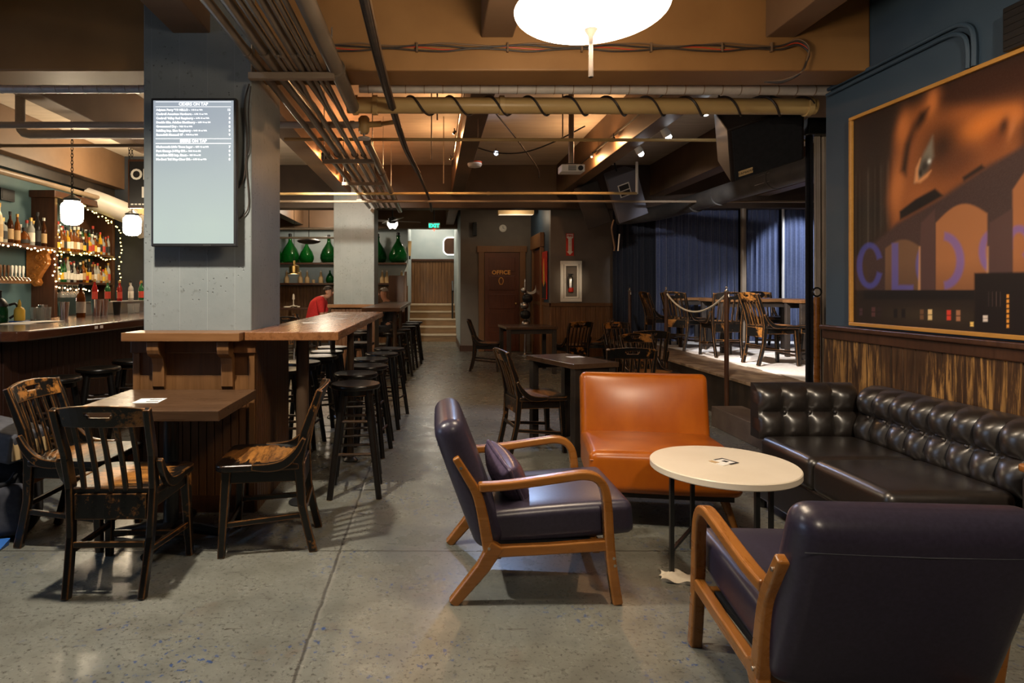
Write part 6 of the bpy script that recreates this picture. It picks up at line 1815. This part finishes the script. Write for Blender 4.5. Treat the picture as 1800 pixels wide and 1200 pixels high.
MB().bb((-.068, -.002, -.195), (.068, .004, .195)).build('plate', MT['sign_red'], t)
MB().prism([(-.055, .185), (.055, .185), (.055, .12), (.03, .10), (.03, -.12), (.055, -.12), (0, -.18), (-.055, -.12), (-.03, -.12), (-.03, .10), (-.055, .12)], 'y', -.004, -.002).build('white_arrow', MT['white_paint'], t)
text('lettering', 'FIRE', .050, MT['sign_red'], t, (0, -.0045, .152), offset=.002)
v = '\n'.join('EXTINGUISHER')
text('vertical_lettering', v, .020, MT['sign_red'], t, (0, -.0045, .085), line=.82)
# ================================================================ LIGHT
spot('black ceiling spotlight over the low dining table', (-1.30, 2.45, 2.80), (-1.35, 2.9, 0), MT['black_metal'], MT['bulb_white'], .05, .14)
spot('added black ceiling spotlight hidden above the pipes to light the second column', (-1.22, 7.0, 2.76), (-1.3, 10.2, 1.6), MT['black_metal'], MT['bulb_white'], .03, .1)  # out-of-sight fixture, added to brighten the second column
spot('unseen black ceiling spotlight added behind the viewer to light the painting', (1.0, -.3, 2.86), (2.66, 3.1, 1.6), MT['black_metal'], MT['bulb_white'], .05, .14)  # unseen fixture added for light on the painting and sofa
spot('unseen black ceiling spotlight added behind the viewer to light the lounge chairs', (.7, -.8, 2.86), (1.3, 2.6, .4), MT['black_metal'], MT['bulb_white'], .05, .14)  # unseen fixture added for light on the seating
again(lamp, 'round dome lamp over the tall table, hidden by the grey column', (-2.42, 7.5, 2.60))
def pl(name, loc, col, e, r=.03):
    l = bpy.data.lights.new(name, 'POINT'); l.color = col; l.energy = e; l.shadow_soft_size = r
    o = bpy.data.objects.new(name, l); o.location = loc; COL.objects.link(o); return o
def sl(name, loc, aim, col, e, ang, blend=.4, r=.04):
    l = bpy.data.lights.new(name, 'SPOT'); l.color = col; l.energy = e; l.spot_size = R(ang); l.spot_blend = blend; l.shadow_soft_size = r
    o = bpy.data.objects.new(name, l); o.location = loc
    o.rotation_euler = (Vector(aim) - Vector(loc)).to_track_quat('-Z', 'Y').to_euler(); COL.objects.link(o); return o
# beams of the stage spots seen on the centre joist
sl('stage_spot_light', (2.36, 5.35, 2.72), (4.5, 7.1, .43), (1.0, .90, .82), 800, 38)
sl('stage_spot_light', (2.37, 6.2, 2.72), (4.5, 10.4, 1.5), (.95, .95, 1.0), 200, 40)  # extra beam, added to brighten the wide blue curtain
l = bpy.data.lights.new('window_daylight', 'AREA'); l.shape = 'RECTANGLE'; l.size = 3.2; l.size_y = 2.0; l.energy = 60; l.spread = R(130); l.color = (.50, .68, 1.0)
o = bpy.data.objects.new('window_daylight', l); o.location = (-5.9, 1.6, 1.9); o.rotation_euler = (R(72), 0, R(-90)); COL.objects.link(o)
sl('stage_lip_fill', (2.36, 5.3, 2.72), (3.25, 6.6, .43), (1.0, .86, .70), 110, 50, 1.0)  # added fill for the front strip of the stage, no fixture of its own
pl('dome_lamp_light', (.64, 2.545, 2.30), (1.0, .78, .54), 45, .12)
sl('painting_fill_light', (1.03, -.25, 2.82), (2.66, 3.0, 1.35), (1.0, .84, .64), 420, 52, .8, .08)  # beam of the added fixture behind the viewer, lights painting and sofa
sl('lounge_fill_light', (.72, -.74, 2.82), (1.35, 2.7, .5), (1.0, .82, .60), 220, 54, .9, .10)  # beam of the added fixture behind the viewer, lights the armchairs
sl('stage_spot_light', (2.35, 6.15, 2.72), (4.6, 8.3, .43), (1.0, .92, .86), 700, 38)
sl('stage_spot_light', (2.36, 6.95, 2.72), (5.0, 9.4, .6), (.86, .91, 1.0), 520, 40)
sl('curtain_spot_light', (6.1, 8.9, 3.1), (6.1, 10.45, 1.4), (.75, .84, 1.0), 560, 55)
for lab, p, a in SPA:
    d = (Vector(a) - Vector(p)).normalized()
    pl('amber_track_light', tuple(Vector(p) - d * .01 + Vector((-.03 if p[0] > 0 else .03, 0, -.03))), (1.0, .54, .24) if p[0] > 0 else (1.0, .34, .10), 18, .02)
sl('blue_track_light', (.75, 7.45, 2.90), (.5, 4.6, 0), (.45, .62, 1.0), 160, 80, .6)
sl('cabinet_fill_light', (2.0, 6.2, 2.72), (2.39, 10.9, 1.43), (1.0, .80, .55), 300, 8.5, 1.0)  # added spot without a fixture, brightens the extinguisher cabinet
sl('table_down_light', (-1.30, 2.47, 2.72), (-1.38, 2.95, 0), (1.0, .90, .75), 400, 128, .7, .05)
sl('column_fill_light', (-1.22, 7.05, 2.74), (-1.3, 10.2, 1.5), (1.0, .96, .80), 480, 60, .8, .05)  # beam of the added hidden spotlight, brightens the second column
pl('landing_light', (-.05, 16.6, 3.1), (1.0, .88, .72), 42, .1)
sl('stair_light', (-.1, 14.0, 3.1), (-.1, 15.8, .3), (1.0, .80, .55), 90, 70)
pl('back_room_light', (-2.4, 13.8, 3.0), (1.0, .84, .64), 65, .12)
pl('copper_lamp_light', ((517 - 762) * 12.4 / FPX, 12.4, 1.55), (1.0, .70, .38), 10, .08)
sl('table_spot_light', (-.9, 7.0, 3.0), (-.9, 5.4, 1.0), (1.0, .72, .42), 40, 60)
pl('bar_light', (-3.9, 8.3, 2.9), (1.0, .78, .50), 100, .1)
pl('under_shelf_fill', (-4.62, 7.35, 1.22), (1.0, .82, .62), 5, .03)  # added light with no lamp behind it, lifts the wall behind the bar
pl('light_box_glow', (1.60, 11.9, 2.68), (1.0, .80, .56), 9, .1)
sl('stair_nosing_fill', (-.05, 15.0, 3.2), (-.05, 16.3, .4), (1.0, .82, .58), 120, 50)  # second stair spot, added so the nosings come out brighter
w = bpy.data.worlds.new('World'); SC.world = w; w.use_nodes = True
bg = w.node_tree.nodes['Background']; bg.inputs[0].default_value = (1.0, .82, .62, 1); bg.inputs[1].default_value = .01
# ================================================================ CAMERA
cam = bpy.data.cameras.new('camera'); co = bpy.data.objects.new('camera', cam); COL.objects.link(co)
co.location = (0, 0, EYE); co.rotation_euler = (R(90), 0, 0)
cam.sensor_fit = 'HORIZONTAL'; cam.sensor_width = 36.0; cam.lens = 36.0 * FPX / 1800.0
cam.shift_x = (900 - 762) / 1800.0; cam.shift_y = -(600 - 508) / 1800.0
cam.clip_start = .05; cam.clip_end = 60
SC.camera = co
SC.view_settings.view_transform = 'Standard'; SC.view_settings.look = 'None'
SC.view_settings.exposure = -0.25; SC.view_settings.gamma = 1.0; SC.view_settings.use_curve_mapping = False
SC.cycles.use_adaptive_sampling = True; SC.cycles.adaptive_threshold = .02; SC.cycles.max_bounces = 7; SC.cycles.transmission_bounces = 6; SC.cycles.glossy_bounces = 4; SC.cycles.sample_clamp_indirect = 4.0
SC.cycles.use_denoising = True
